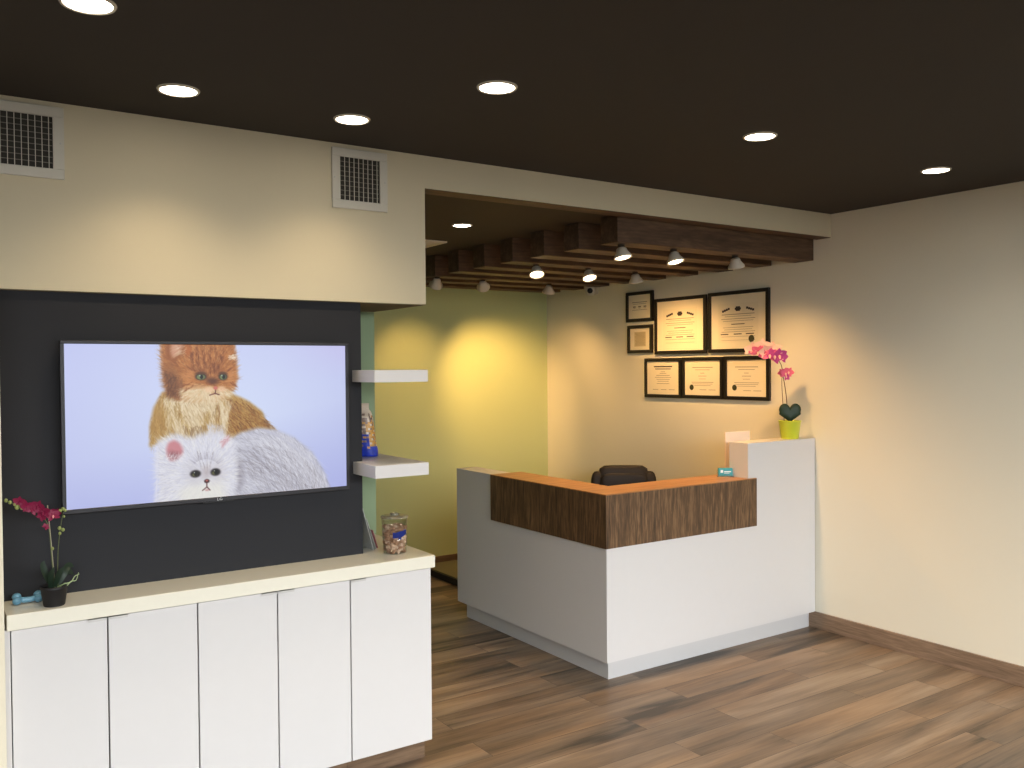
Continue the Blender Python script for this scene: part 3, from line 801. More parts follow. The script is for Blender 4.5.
SP = [
 (3.338, 3.835, 'white cone spotlight at the left under the nearest beam', (.05, -.22, -1), 34, 125, 1),
 (3.748, 3.835, 'white cone spotlight in the middle under the nearest beam', (.05, -.25, -1), 38, 135, 1),
 (4.280, 3.835, 'white cone spotlight at the right under the nearest beam', (.34, .12, -1), 34, 120, 0),
 (3.490, 4.880, 'glowing cone spotlight at the left of the middle row', (-.2, -.45, -1), 30, 120, 1),
 (3.940, 4.880, 'glowing cone spotlight in the middle of the middle row', (-.1, -.45, -1), 30, 120, 1),
 (4.380, 4.880, 'white cone spotlight at the right of the middle row, by the small frames', (.28, .10, -1), 52, 150, 0),
 (3.310, 5.925, 'white cone spotlight at the left of the far row', (.22, .80, -.82), 44, 68, 0),
 (3.720, 5.925, 'white cone spotlight in the middle of the far row', (.62, .80, -.86), 105, 66, 0),
 (4.370, 5.925, 'white cone spotlight at the right of the far row', (.16, .42, -1), 36, 125, 0),
]
for a in SP: cone_spot(*a)

# security camera
t = thing('security_camera', 'small white security camera with dark lens high on the right wall', 'camera', (XR, 6.0, 2.40))
bm = BM(); box(bm, XR - .012, 6.00, 2.385, XR - .0005, 6.08, 2.455, .004); obj('wall_plate', bm, M['lamp_shell'], t)
bm = BM(); tube(bm, [(XR - .012, 6.04, 2.42), (XR - .05, 6.03, 2.415)], .010, 10); obj('arm', bm, M['lamp_shell'], t)
bm = BM(); dv = Vector((0 - XR, 0 - 6.0, 1.75 - 2.4)).normalized(); pc = Vector((XR - .075, 6.02, 2.415))
tube(bm, [pc - dv * .03, pc - dv * .025, pc + dv * .025, pc + dv * .03], .046, 24); b_ = obj('housing', bm, M['white_metal'], t)
bm = BM(); tube(bm, [pc + dv * .0305, pc + dv * .034], .024, 24); obj('lens', bm, M['black'], b_)

# ------------------------------------------------------------------ framed certificates
def certificate(y0, y1, z0, z1, label, style):
    """on the right wall; y0 > y1 (y0 is the far side, left in view)"""
    a, b = min(y0, y1), max(y0, y1)
    t = thing('framed_certificate', label, 'picture frame', (XR, (a + b) / 2, z0), 'framed certificates on the right wall')
    xw = XR - .0005; th = .022; fw = .026
    bm = BM()
    box(bm, xw - th, a, z1 - fw, xw, b, z1, .0015); box(bm, xw - th, a, z0, xw, b, z0 + fw, .0015)
    box(bm, xw - th, a, z0 + fw, xw, a + fw, z1 - fw); box(bm, xw - th, b - fw, z0 + fw, xw, b, z1 - fw)
    obj('frame', bm, M['frame_black'], t)
    bm = BM(); box(bm, xw - .012, a + fw, z0 + fw, xw, b - fw, z1 - fw); obj('mat_board', bm, M['mat_board'], t)
    W = b - a; H = z1 - z0
    def Y(u): return b - u * W           # u: 0 left in view
    def Z(v): return z1 - v * H
    bm = BM()
    def q(u0, u1, v0, v1, x, mi): box(bm, x, min(Y(u0), Y(u1)), Z(v1), x + .0004, max(Y(u0), Y(u1)), Z(v0), mi=mi)
    xp = xw - .0128
    if style == 'big':
        q(.17, .83, .20, .84, xp, 0)
        x2 = xp - .0005
        for c, w in ((.30, .13), (.70, .13)):
            for k in range(4): q(c - w / 2 + k * w / 4, c - w / 2 + (k + .95) * w / 4, .27 - abs(k - (0 if c > .5 else 3)) * -.012, .295 - abs(k - (0 if c > .5 else 3)) * -.012 + .01, x2, 2)
        q(.465, .535, .255, .33, x2, 2); q(.45, .55, .275, .31, x2 - .0003, 2)
        for v, w, mi, hh in ((.375, .54, 1, .010), (.41, .44, 1, .006), (.45, .56, 1, .008), (.485, .5, 1, .006), (.535, .22, 2, .012), (.59, .5, 1, .006), (.625, .46, 1, .006), (.66, .55, 1, .007), (.74, .56, 1, .005), (.80, .56, 1, .004)):
            q(.5 - w / 2, .5 + w / 2, v, v + hh, x2, mi)
        for c in (.28, .5, .7): q(c - .07, c + .06, .695, .71, x2, 2)
    elif style == 'mid':
        for v, w, mi, hh in ((.24, .50, 1, .014), (.30, .36, 1, .010), (.38, .10, 1, .01), (.45, .2, 1, .01), (.52, .16, 1, .008), (.60, .54, 1, .010), (.64, .5, 1, .008), (.68, .4, 1, .008)):
            q(.5 - w / 2, .5 + w / 2, v, v + hh, xp, mi)
        for c in (.52, .74): q(c - .09, c + .08, .78, .79, xp, 1)
    elif style == 'mid2':
        for v, w, mi, hh in ((.20, .50, 2, .028), (.265, .42, 2, .018), (.34, .12, 1, .01), (.38, .18, 1, .01), (.43, .36, 1, .012), (.48, .44, 1, .010), (.53, .36, 1, .010), (.58, .3, 1, .01), (.64, .34, 1, .01)):
            q(.5 - w / 2, .5 + w / 2, v, v + hh, xp, mi)
        for c in (.3, .52, .74): q(c - .08, c + .07, .79, .80, xp, 1)
    elif style == 'small':
        for v, w, hh in ((.34, .56, .02), (.40, .5, .012), (.60, .56, .012)): q(.5 - w / 2, .5 + w / 2, v, v + hh, xp, 1)
        for c in (.30, .5, .7): q(c - .05, c + .05, .48, .52, xp, 1); q(c - .05, c + .04, .545, .555, xp, 1)
    else:
        q(.27, .73, .24, .76, xp, 3)
        for k in range(11): q(.30 + .02 * (k % 3), .70 - .02 * (k % 2), .28 + k * .042, .29 + k * .042, xp - .0004, 1)
    obj('certificate_sheet', bm, [M['paper'], M['ink'], M['ink_dark'], M['tan_paper']], t)


    if label in SEALS:
        u, v, r = SEALS[label]
        bm = BM()
        n = 24; pts = []
        for i in range(n * 2):
            rr = r * (1 if i % 2 else .92); pts.append((Y(u) + rr * math.cos(PI * i / n), Z(v) + rr * math.sin(PI * i / n)))
        f = [bm.verts.new((xp - .0016, p[0], p[1])) for p in pts]; g = [bm.verts.new((xp - .0004, p[0], p[1])) for p in pts]
        bm.faces.new(f); bm.faces.new(list(reversed(g)))
        for i in range(2 * n): bm.faces.new((f[i], g[i], g[(i + 1) % (2 * n)], f[(i + 1) % (2 * n)]))
        bmesh.ops.recalc_face_normals(bm, faces=bm.faces)
        obj('seal', bm, M['seal'], t)
    # clear glazing strip of the frame is left as thin bright edge
label_seal = {}
LB = {
 'a': 'small framed certificate at the top left of the group',
 'b': 'small framed certificate with a tan print, lower left of the large ones',
 'c': 'large framed diploma at the upper row left, without a dark seal',
 'd': 'large framed diploma at the upper row right, with a dark seal',
 'e': 'framed certificate at the lower row left, with bold heading and no seal',
 'f': 'framed certificate in the middle of the lower row, dark seal at left',
 'g': 'framed certificate at the lower row right, below the diploma with a seal',
}
SEALS = {LB['d']: (.72, .785, .027), LB['f']: (.235, .73, .022), LB['g']: (.235, .72, .022)}
certificate(5.615, 5.293, 2.121, 2.367, LB['a'], 'small')
certificate(5.598, 5.303, 1.862, 2.092, LB['b'], 'tan')
certificate(5.272, 4.713, 1.848, 2.291, LB['c'], 'big')
certificate(4.690, 4.121, 1.849, 2.296, LB['d'], 'big')
certificate(5.392, 4.975, 1.502, 1.817, LB['e'], 'mid2')
certificate(4.966, 4.548, 1.504, 1.819, LB['f'], 'mid')
certificate(4.538, 4.118, 1.504, 1.821, LB['g'], 'mid')

# ------------------------------------------------------------------ office chair behind the desk
def office_chair():
    a = R(-34) + PI            # faces the viewer
    t = thing('office_chair', 'black leather office chair, its padded back just above the desk', 'chair', (4.325, 4.925, 0), rotz=R(-36))
    def pad(w, d, h, c, tiltx=0.0, pw=4.0):
        bm = BM()
        r = bmesh.ops.create_cube(bm, size=1.0)
        bmesh.ops.subdivide_edges(bm, edges=bm.edges, cuts=7, use_grid_fill=True)
        rt = Matrix.Rotation(tiltx, 3, 'X')
        for v in bm.verts:
            p = v.co * 2; n = (abs(p.x) ** pw + abs(p.y) ** pw + abs(p.z) ** pw) ** (1 / pw)
            m_ = max(abs(p.x), abs(p.y), abs(p.z)); p = p * (m_ / n)
            v.co = rt @ Vector((p.x * w / 2, p.y * d / 2, p.z * h / 2)) + Vector(c)
        return bm
    lo = dict(local=True, smooth=True)
    obj('backrest', pad(.385, .12, .62, (0, .22, .69), R(-6), 9), M['leather'], t, **lo)
    for s in (-1, 1):
        obj('back_bolster', pad(.12, .10, .575, (s * .192, .20, .67), R(-6), 4), M['leather'], t, **lo)
    bm = pad(.35, .05, .16, (0, .145, .87), R(-6), 5)
    obj('head_cushion', bm, M['leather'], t, **lo)
    obj('seat', pad(.52, .50, .11, (0, -.06, .47), 0, 5), M['leather'], t, **lo)
    for s in (-1, 1):
        bm = BM(); tube(bm, curve_pts([(s * .26, .12, .44), (s * .31, .10, .50), (s * .31, .06, .63), (s * .31, -.16, .64), (s * .31, -.20, .54), (s * .27, -.16, .44)], 5), .014, 10)
        arm = obj('armrest', bm, M['black'], t, **lo)
        obj('arm_pad', pad(.06, .24, .03, (s * .31, -.05, .655), 0, 4), M['leather'], arm, **lo)
    bm = BM(); lathe(bm, [(0, .10), (.030, .10), (.030, .25), (.022, .25), (.022, .41), (0, .41)], 0, 0, 20); obj('gas_column', bm, M['chrome'], t, local=True)
    for k in range(5):
        an = 2 * PI * k / 5; dx, dy = math.cos(an), math.sin(an)
        bm = BM(); tube(bm, [(0, 0, .12), (dx * .15, dy * .15, .105), (dx * .29, dy * .29, .075)], .024, 10, taper=.014)
        leg = obj('base_leg', bm, M['black'], t, local=True)
        bm = BM(); ax = Vector((-dy, dx, 0)); c = Vector((dx * .29, dy * .29, .031))
        for s in (-1, 1): tube(bm, [c + ax * s * .008, c + ax * s * .024], .030, 16)
        tube(bm, [c, c + Vector((0, 0, .045))], .008, 8)
        obj('caster', bm, M['black'], leg, local=True)
office_chair()

# ------------------------------------------------------------------ things on the desk
t = thing('card_holder', 'small teal business cards in a clear holder on the wood top', 'card holder', (4.255, 3.900, 1.0478))
hx, hy, hz = 4.255, 3.900, 1.0478
rot = Matrix.Rotation(R(-34), 3, 'Z')
def rb(bm, c, fn=None):
    for v in bm.verts: v.co = rot @ v.co + Vector(c)
    return bm
bm = BM(); box(bm, -.048, -.02, 0, .048, .025, .003); box(bm, -.048, -.02, .003, .048, -.018, .014); box(bm, -.048, .018, .003, .048, .020, .045)
obj('holder', rb(bm, (hx, hy, hz)), M['glass'], t)
bm = BM(); box(bm, -.044, -.012, .004, .044, .014, .054)
cards = obj('card_stack', rb(bm, (hx, hy, hz)), M['teal_card'], t)
bm = BM(); box(bm, -.032, -.0126, .026, -.016, -.0121, .044); box(bm, -.010, -.0126, .030, .034, -.0121, .036); box(bm, -.010, -.0126, .022, .024, -.0121, .0255)
obj('card_print', rb(bm, (hx, hy, hz)), M['white_card'], cards)

# upright cream panel behind the tall block
bm = BM(); box(bm, 4.382, 4.013, .736, 4.617, 4.021, 1.317, .001)
tag(obj('upright_panel', bm, M['panel_cream']), 'thin cream upright panel rising just behind the tall white desk end', 'panel')

# ------------------------------------------------------------------ flowers
def petal_set(c, nrm, up, size, petals, width=.62, cup=.25, spin=0):
    """orchid bloom facing nrm: list of (angle, length, width)"""
    n = Vector(nrm).normalized(); u = Vector(up); u = (u - n * u.dot(n)).normalized(); r = u.cross(n)
    bm = BM()
    for k, (ang, ln, wd) in enumerate(petals):
        ang += spin
        d = math.cos(ang) * u + math.sin(ang) * r; s = math.cos(ang) * r - math.sin(ang) * u
        N, Wn = 6, 4; rows = []
        for i in range(N + 1):
            f = i / N; w = wd * size * math.sin(PI * min(1, .08 + .92 * f) ** .8) ** .8 if f < 1 else .02 * size
            row = []
            for j in range(Wn + 1):
                g = (j / Wn - .5) * 2
                p = Vector(c) + d * (ln * size * f) + s * (g * w / 2) + n * (size * (cup * f * f * .5 + .10 * g * g * (1 - f) + .004 * k))
                row.append(bm.verts.new(p))
            rows.append(row)
        for i in range(N):
            for j in range(Wn):
                f_ = bm.faces.new((rows[i][j], rows[i][j + 1], rows[i + 1][j + 1], rows[i + 1][j])); f_.smooth = True
                f_.material_index = 0
    return bm
ORCH = [(0, 1, .62), (R(125), 1, .58), (R(-125), 1, .58), (R(68), 1.05, .95), (R(-68), 1.05, .95)]
def bloom(parent, c, nrm, size, mats, spin=0, core=None):
    bm = petal_set(c, nrm, (0, 0, 1), size, ORCH, spin=spin)
    f = obj('flower', bm, mats, parent)
    n = Vector(nrm).normalized(); u = Vector((0, 0, 1)); u = (u - n * u.dot(n)).normalized()
    bm = BM(); ellipsoid(bm, Vector(c) + n * size * .16 - u * size * .08, (size * .16, size * .16, size * .20), 10, 8)
    ellipsoid(bm, Vector(c) + n * size * .26 - u * size * .26, (size * .12, size * .10, size * .14), 10, 8)
    obj('flower_lip', bm, core or M['magenta_core'], f)
    return f

# camera-facing normal for flowers on each spot
def left_orchid():
    px, py, pz = .393, 3.490, .9237
    t = thing('potted_orchid', 'magenta orchid in a small black pot at the left end of the countertop', 'plant', (px, py, pz))
    bm = BM(); lathe(bm, [(0, pz), (.033, pz), (.035, pz + .004), (.043, pz + .058), (.045, pz + .060), (.045, pz + .070), (.041, pz + .070), (.039, pz + .056), (0, pz + .054)], px, py, 32)
    obj('pot', bm, M['pot_black'], t)
    bm = BM(); lathe(bm, [(0, pz + .062), (.02, pz + .061), (.039, pz + .057)], px, py, 20); obj('soil', bm, M['soil'], t)
    Zp = pz + .061
    def P(dx, z, dy=0): return (px + dx, py + dy, z)
    # leaves
    def leaf(pts, w, fold=.3):
        c = curve_pts(pts, 5); bm = BM(); rows = []
        for k, p in enumerate(c):
            f = k / (len(c) - 1); ww = w * math.sin(PI * min(1, .12 + .88 * f) ** 1.0) ** .7 if f < 1 else .001
            d = (c[min(k + 1, len(c) - 1)] - c[max(k - 1, 0)]).normalized()
            s = d.cross(Vector((0.25, -.9, .35))).normalized(); n = s.cross(d)
            rows.append([bm.verts.new(p - s * ww / 2 + n * ww * fold * .5), bm.verts.new(p), bm.verts.new(p + s * ww / 2 + n * ww * fold * .5)])
        for a, b in zip(rows[:-1], rows[1:]):
            for j in (0, 1):
                f_ = bm.faces.new((a[j], a[j + 1], b[j + 1], b[j])); f_.smooth = True
        return bm
    obj('leaf', leaf([P(-.005, Zp), P(-.026, Zp + .05), P(-.034, Zp + .085), P(-.028, Zp + .100)], .022), M['leaf'], t)
    obj('leaf', leaf([P(.008, Zp), P(.030, Zp + .045), P(.050, Zp + .070, .02), P(.068, Zp + .060, .03)], .024), M['leaf'], t)
    obj('leaf', leaf([P(-.012, Zp), P(-.012, Zp + .05, -.02), P(-.002, Zp + .080, -.03)], .020), M['leaf'], t)
    obj('leaf', leaf([P(.005, Zp), P(.02, Zp + .03, .02), P(.05, Zp + .045, .04), P(.07, Zp + .028, .05)], .026), M['leaf'], t)
    obj('leaf', leaf([P(.0, Zp), P(.012, Zp + .05, -.02), P(.030, Zp + .078, -.03)], .020), M['leaf'], t)
    for pts in ([P(.012, Zp), P(.034, Zp + .004, -.02), P(.052, Zp + .020, -.02), P(.068, Zp + .022, -.02), P(.078, Zp + .046, -.01)],
                [P(.010, Zp), P(.030, Zp + .014, -.02), P(.052, Zp + .018, -.02), P(.064, Zp + .036, -.02), P(.080, Zp + .040, -.01)]):
        bm = BM(); tube(bm, curve_pts(pts, 5), .0030, 8, taper=.0014)
        obj('aerial_root', bm, M['root'], t)
    bm = BM(); tube(bm, [P(.004, Zp), P(-.016, 1.279)], .0020, 8); obj('support_stake', bm, M['stake'], t)
    def A(x, z, dy=0): return (x, py + dy, z)
    s1 = curve_pts([P(.002, Zp), P(-.006, 1.10), P(-.012, 1.19), A(.365, 1.235), A(.335, 1.262), A(.300, 1.275), A(.275, 1.292), A(.250, 1.308)], 6)
    bm = BM(); tube(bm, s1, .0022, 8, taper=.0012); obj('stem', bm, M['stem'], t)
    s2 = curve_pts([P(.012, Zp), P(.014, 1.10), P(.020, 1.17), A(.420, 1.215), A(.428, 1.262)], 6)
    bm = BM(); tube(bm, s2, .0018, 8, taper=.0010); obj('stem', bm, M['stem'], t)
    cam = Vector((-.11, -1, .1))
    for x, z, sz, sp, dy in ((.289, 1.300, .022, .2, -.01), (.313, 1.282, .022, -.3, -.015), (.327, 1.270, .022, .5, -.02), (.345, 1.280, .023, .4, -.02), (.362, 1.258, .025, 0, -.02), (.355, 1.242, .018, .8, -.015), (.392, 1.243, .024, -.3, -.02), (.402, 1.252, .018, .5, -.012), (.369, 1.205, .013, .9, -.01), (.300, 1.288, .018, .8, -.005)):
        bloom(t, A(x, z, dy), cam + Vector((random.uniform(-.5, .5), 0, random.uniform(-.4, .3))), sz, M['magenta'], sp, M['magenta_core'] if x > .37 else M['magenta'])
    for x, z, r in ((.250, 1.308, .006), (.262, 1.300, .006), (.283, 1.282, .008), (.276, 1.292, .005), (.297, 1.278, .006), (.425, 1.262, .006), (.416, 1.256, .006), (.432, 1.256, .005), (.413, 1.195, .006), (.424, 1.188, .006), (.414, 1.176, .005), (.390, 1.125, .005), (.428, 1.235, .004)):
        bm = BM(); ellipsoid(bm, A(x, z, -.004), (r, r, r * 1.2), 10, 8); obj('bud', bm, M['bud'], t)
left_orchid()

def right_orchid():
    px, py, pz = 4.797, 3.832, 1.2668
    t = thing('potted_orchid', 'pink orchid with a heart-shaped leaf in a lime green pot', 'plant', (px, py, pz))
    bm = BM(); lathe(bm, [(0, pz), (.054, pz), (.057, pz + .004), (.071, pz + .112), (.074, pz + .114), (.074, pz + .120), (.068, pz + .120), (.064, pz + .105), (0, pz + .103)], px, py, 36)
    obj('pot', bm, M['lime'], t)
    bm = BM(); lathe(bm, [(0, pz + .110), (.03, pz + .110), (.058, pz + .105)], px, py, 20); obj('soil', bm, M['soil'], t)
    # unit vector across the view at this spot
    rt = Vector((.78, -.62, 0)).normalized(); fw = Vector((-.62, -.78, 0)).normalized()
    def P(a, z, d=0): v = Vector((px, py, pz + z)) + rt * (a - (.030 if z > .5 else 0)) + fw * d; return v
    # heart leaf
    bm = BM(); N = 36; ring = []
    def heart(k, sc):
        th = 2 * PI * k / N
        x = 16 * math.sin(th) ** 3; z = 13 * math.cos(th) - 5 * math.cos(2 * th) - 2 * math.cos(3 * th) - math.cos(4 * th)
        z = z if z > 0 else z * .86; x = x * (1.18 if z < -1 else 1.0)
        return x / 16 * .078 * sc, (z / 17 * .078) * sc
    zc = .172
    layers = [(1.0, 0.0), (.97, .007), (.8, .012), (.4, .015)]
    rings = []
    for sgn in (1, -1):
        for sc, dd in (layers if sgn > 0 else layers[1:]):
            rings.append((sgn, [bm.verts.new(P(heart(k, sc)[0] * .92 + .002, zc + heart(k, sc)[1] * 1.1, sgn * dd)) for k in range(N)]))
    def bridge(a, b):
        for k in range(N): f = bm.faces.new((a[k], a[(k + 1) % N], b[(k + 1) % N], b[k])); f.smooth = True
    bridge(rings[0][1], rings[1][1]); bridge(rings[1][1], rings[2][1]); bridge(rings[2][1], rings[3][1]); bm.faces.new(rings[3][1])
    bridge(rings[0][1], rings[4][1]); bridge(rings[4][1], rings[5][1]); bridge(rings[5][1], rings[6][1]); bm.faces.new(rings[6][1])
    bmesh.ops.recalc_face_normals(bm, faces=bm.faces)
    obj('heart_leaf', bm, M['heart_leaf'], t)
    s1 = curve_pts([P(-.01, .105), P(-.022, .28), P(-.040, .40), P(-.060, .50), P(-.10, .565), P(-.17, .585), P(-.24, .57)], 6)
    bm = BM(); tube(bm, s1, .003, 8, taper=.0016); obj('stem', bm, M['stem_brown'], t)
    s2 = curve_pts([P(-.035, .105), P(-.047, .28), P(-.050, .40), P(-.035, .42)], 6)
    bm = BM(); tube(bm, s2, .0025, 8, taper=.0016); obj('stem', bm, M['stem_brown'], t)
    fc = fw
    for a, z, sz, m_, sp, d in ((-.235, .580, .040, 'pink_pale', .2, 0), (-.205, .600, .046, 'pink_pale', -.3, .01), (-.178, .575, .046, 'pink', .4, .02), (-.150, .612, .050, 'pink_pale', 0, .02),
                                (-.128, .578, .048, 'pink_pale', -.4, .03), (-.100, .600, .046, 'pink_pale', .5, .02), (-.105, .552, .048, 'pink', .2, .03), (-.070, .585, .046, 'pink_pale', -.2, .03), (-.075, .545, .050, 'mauve', .6, .04),
                                (-.045, .550, .048, 'mauve', -.2, .04), (-.028, .540, .042, 'mauve', .3, .03), (-.030, .432, .036, 'pink', 0, .01), (-.010, .440, .032, 'pink', .5, .02), (-.048, .438, .028, 'pink', -.6, 0), (-.025, .412, .026, 'mauve', 1.2, .01)):
        f = bloom(t, P(a, z, d), fc + Vector((random.uniform(-.4, .4), random.uniform(-.3, .3), random.uniform(-.4, .3))), sz * 1.1, M[m_], sp, M['pink_pale'] if m_ != 'pink_pale' else M['pink'])
right_orchid()

# pale blue bone-shaped toy left of the pot
bm = BM()
bx, by, bz = .318, 3.572, .9237
tube(bm, [(bx - .030, by, bz + .017), (bx - .010, by, bz + .014), (bx + .010, by, bz + .014), (bx + .030, by, bz + .017)], .0105, 14)
for s in (-1, 1):
    for q_ in (-1, 1): ellipsoid(bm, (bx + s * .034, by + q_ * .008, bz + .0165 + q_ * .0095 * .6 + .004), (.0155, .013, .014), 14, 10)
for v in bm.verts: v.co.z = max(v.co.z, bz + .0005)
tag(obj('bone_toy', bm, M['blue_soft']), 'small pale blue bone-shaped toy lying left of the black pot', 'toy')

# ------------------------------------------------------------------ jar of treats
def jar():
    jx, jy, jz = 1.773, 3.585, .9240
    t = thing('treat_jar', 'clear plastic jar with lid and blue print, filled with brown treats', 'jar', (jx, jy, jz))
    r0, r1, h = .051, .059, .158
    bm = BM(); lathe(bm, [(0, jz), (r0, jz), (r0 + .001, jz + .004), (r1, jz + h), (r1 - .002, jz + h), (r0 - .001, jz + .006), (0, jz + .004)], jx, jy, 40)
    obj('container', bm, M['thin_clear'], t)
    bm = BM(); lathe(bm, [(0, jz + h + .001), (r1 + .003, jz + h + .001), (r1 + .004, jz + h + .006), (r1, jz + h + .009), (.02, jz + h + .010), (.0, jz + h + .010)], jx, jy, 40)
    lid = obj('lid', bm, M['lid'], t)
    bm = BM(); lathe(bm, [(0, jz + h + .0105), (.022, jz + h + .0105), (.018, jz + h + .014), (.021, jz + h + .018), (.012, jz + h + .021), (0, jz + h + .021)], jx, jy, 20); obj('lid_knob', bm, M['lid'], lid)
    # blue bone-shaped print wrapped on the outside, facing the viewer
    bm = BM()
    a0 = math.atan2(0 - jy, 0 - jx) + .45
    def onc(a, z): rr = r0 + (r1 - r0) * (z / h) + .0012; return (jx + rr * math.cos(a0 + a), jy + rr * math.sin(a0 + a), jz + z)
    def strip(aL, aR, zf0, zf1, n=10):
        lo = [bm.verts.new(onc(aL + (aR - aL) * i / n, zf0(i / n))) for i in range(n + 1)]
        hi = [bm.verts.new(onc(aL + (aR - aL) * i / n, zf1(i / n))) for i in range(n + 1)]
        for i in range(n): bm.faces.new((lo[i], lo[i + 1], hi[i + 1], hi[i]))
    strip(-.55, .55, lambda f: .082 - .010 * math.sin(PI * f) + .006 * f, lambda f: .092 + .008 * math.sin(PI * f) + .008 * f)
    strip(-.60, -.25, lambda f: .074, lambda f: .100 - .004 * f, 5); strip(.30, .62, lambda f: .086, lambda f: .110 - .004 * f, 5)
    strip(-.15, .10, lambda f: .066, lambda f: .074, 4)
    bmesh.ops.solidify(bm, geom=bm.faces[:], thickness=.0003)
    obj('printed_mark', bm, M['blue_print'], t)
    # treats: little bone biscuits
    def biscuit():
        b = BM(); tube(b, [(-.009, 0, 0), (.009, 0, 0)], .0078, 10)
        for s in (-1, 1):
            for q_ in (-1, 1): ellipsoid(b, (s * .0105, q_ * .0050, 0), (.0074, .0074, .0078), 8, 6)
        return b
    src = []
    rnd = random.Random(4)
    pts = []
    for layer in range(9):
        z = jz + .014 + layer * .0125
        rm = r0 - .017 + layer * .0007
        for k in range(9):
            a = 2 * PI * (k / 9 + .11 * layer) ; pts.append((rm * math.cos(a), rm * math.sin(a), z + rnd.uniform(-.001, .001)))
        if layer == 8:
            for k in range(4): a = 2 * PI * k / 4; pts.append((rm * .45 * math.cos(a), rm * .45 * math.sin(a), z + .002))
    base = None
    for i, (dx, dy, z) in enumerate(pts):
        if base is None or i == 1:
            pass
        if i < 2:
            o = obj('treat', biscuit(), M['treat'] if i == 0 else M['treat2']); src.append(o)
        else:
            o = src[rnd.random() < .35].copy(); COL.objects.link(o)
        o.location = (jx + dx, jy + dy, z); o.rotation_euler = (rnd.uniform(-.5, .5), rnd.uniform(-.9, .9), rnd.uniform(0, PI))
        tag(o, 'small brown bone-shaped treat inside the clear jar', 'treat', 'treats in the clear jar')
jar()

# ------------------------------------------------------------------ treat bag on the lower shelf
def treat_bag():
    cx, cy, z0 = 1.748, 3.84, 1.3385
    t = thing('treat_bag', 'upright blue and white treat bag on the lower floating shelf', 'bag', (cx, cy, z0))
    H = .250
    def prof(f):      # half width, half depth
        w = .058 * (1 - .06 * f) if f < .55 else .058 * (.967 - (f - .55) / .45 * .50)
        if f > .86: w = .058 * .52 + .004 * (f - .86) / .14
        d = .034 * math.sin(PI * min(1, .25 + f * .6)) ** .8 if f < .8 else .034 * max(.06, (.9 - f) * 3)
        return w, max(d, .002)
    N, K = 26, 28
    bm = BM(); rings = []
    rt = Vector((.85, -.53, 0)); fw = Vector((-.53, -.85, 0))
    for i in range(N + 1):
        f = i / N; w, d = prof(f); off = .012 * math.sin(f * 5)
        w *= 1 + .07 * math.sin(f * 9 + .5)
        ring = []
        for k in range(K):
            a = 2 * PI * k / K; x = math.copysign(abs(math.cos(a)) ** .8, math.cos(a)) * w; y = math.sin(a) * d
            wr = 1 + .03 * math.sin(a * 5 + i * .7)
            ring.append(bm.verts.new(Vector((cx, cy, z0 + f * H)) + rt * (x * wr - f * .012) + fw * (-y * wr)))
        rings.append(ring)
    for i in range(N):
        f = i / N
        for k in range(K):
            fc = bm.faces.new((rings[i][k], rings[i][(k + 1) % K], rings[i + 1][(k + 1) % K], rings[i + 1][k])); fc.smooth = True
            c = math.cos(2 * PI * (k + .5) / K)
            if f < .42: mi = 1 if (c < .35 or f < .16) else 2
            elif f < .62: mi = 2 if c > .3 else (3 if c > -.2 else 0)
            elif f < .72: mi = 3 if c > 0 else 0
            else: mi = 0
            h = math.sin(i * 1.9 + k * 2.7) + math.sin(i * .83 - k * 1.7 + 1)
            if .12 < f < .80 and c > -.3:
                if h > 1.05: mi = 3 if mi != 3 else 0
                elif h < -1.15: mi = 2 if mi != 2 else 0
            fc.material_index = mi
    bm.faces.new(list(reversed(rings[0]))); bm.faces.new(rings[-1])
    obj('pouch', bm, [M['bag_white'], M['bag_blue'], M['bag_gold'], M['bag_dark']], t)
    bm = BM()
    w, d = prof(1)
    for s in (0, .010):
        p = Vector((cx, cy, z0 + H * .90 + s)) + rt * (-.011)
        tube(bm, [p - rt * .030, p + rt * .030], .0026, 6)
    obj('sealed_top', bm, M['bag_white'], t)
treat_bag()

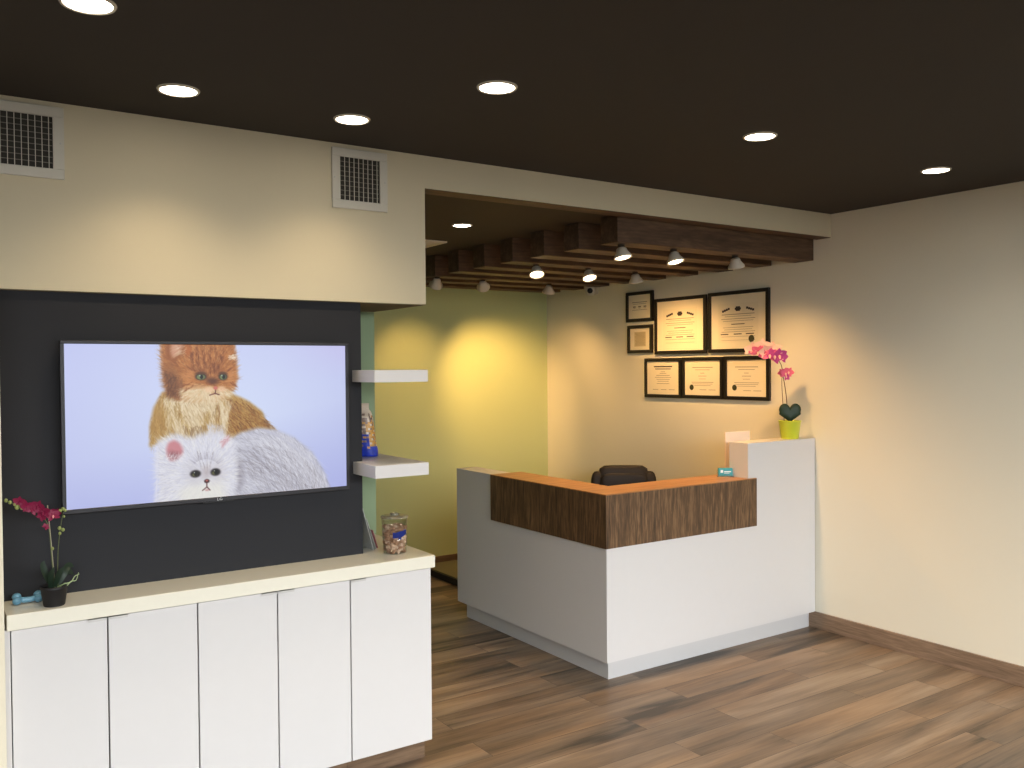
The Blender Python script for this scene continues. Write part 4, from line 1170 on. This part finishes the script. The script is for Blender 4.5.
# leaflets leaning at the panel end
def leaflet(x, y, w, h, lean, mat, label, z0=.9242):
    bm = BM(); box(bm, 0, -w / 2, 0, .0025, w / 2, h)
    for i in range(3): box(bm, .0026, -w / 2 + .01, h * (.3 + i * .2), .0029, w / 2 - .01, h * (.36 + i * .2), mi=1)
    rt = Matrix.Rotation(lean, 3, 'Y')
    for v in bm.verts: v.co = rt @ v.co + Vector((x, y, z0))
    tag(obj('leaflet', bm, [mat, M['white_card']]), label, 'leaflet', 'leaflets leaning on the dark wall end')
leaflet(1.715, 3.76, .15, .205, R(-15), M['leaflet'], 'tallest grey leaflet leaning against the dark wall end')
leaflet(1.735, 3.765, .13, .150, R(-18), M['leaflet'], 'shorter grey leaflet in front of the tall leaning one')
leaflet(1.750, 3.77, .11, .088, R(-16), M['leaflet_pink'], 'short pinkish leaflet nearest the treat jar')

# low platform by the back wall
t = thing('floor_platform', 'low platform with olive grey top and dark rim by the back wall', 'platform', (3.95, 6.2, 0))
bm = BM(); box(bm, 3.572, 5.75, .001, 4.35, 6.735, .05, .004); obj('rim', bm, M['scale_side'], t)
bm = BM(); box(bm, 3.578, 5.756, .0505, 4.344, 6.729, .062, .002); obj('top_mat', bm, M['scale_top'], t)

# ------------------------------------------------------------------ lighting
w = bpy.data.worlds.new('world'); SC.world = w; w.use_nodes = True
nt = w.node_tree; bg = nt.nodes['Background']
sky = nt.nodes.new('ShaderNodeTexSky'); sky.sky_type = 'HOSEK_WILKIE'; sky.sun_direction = (0.3, 0.2, 0.8); sky.turbidity = 6
nt.links.new(sky.outputs['Color'], bg.inputs['Color']); bg.inputs['Strength'].default_value = .12
a = light('window_daylight', 'AREA', (0.2, YF - 3.0, 4.35), 3350, (.95, .985, 1.0), aim=(0.2, 5.0, 4.35), shape='RECTANGLE', size=10.0, size_y=4.4)

SC.view_settings.view_transform = 'Standard'
SC.view_settings.look = 'None'
SC.view_settings.exposure = 0.0
SC.view_settings.gamma = 0.92
SC.cycles.max_bounces = 8
SC.cycles.sample_clamp_indirect = 6.0
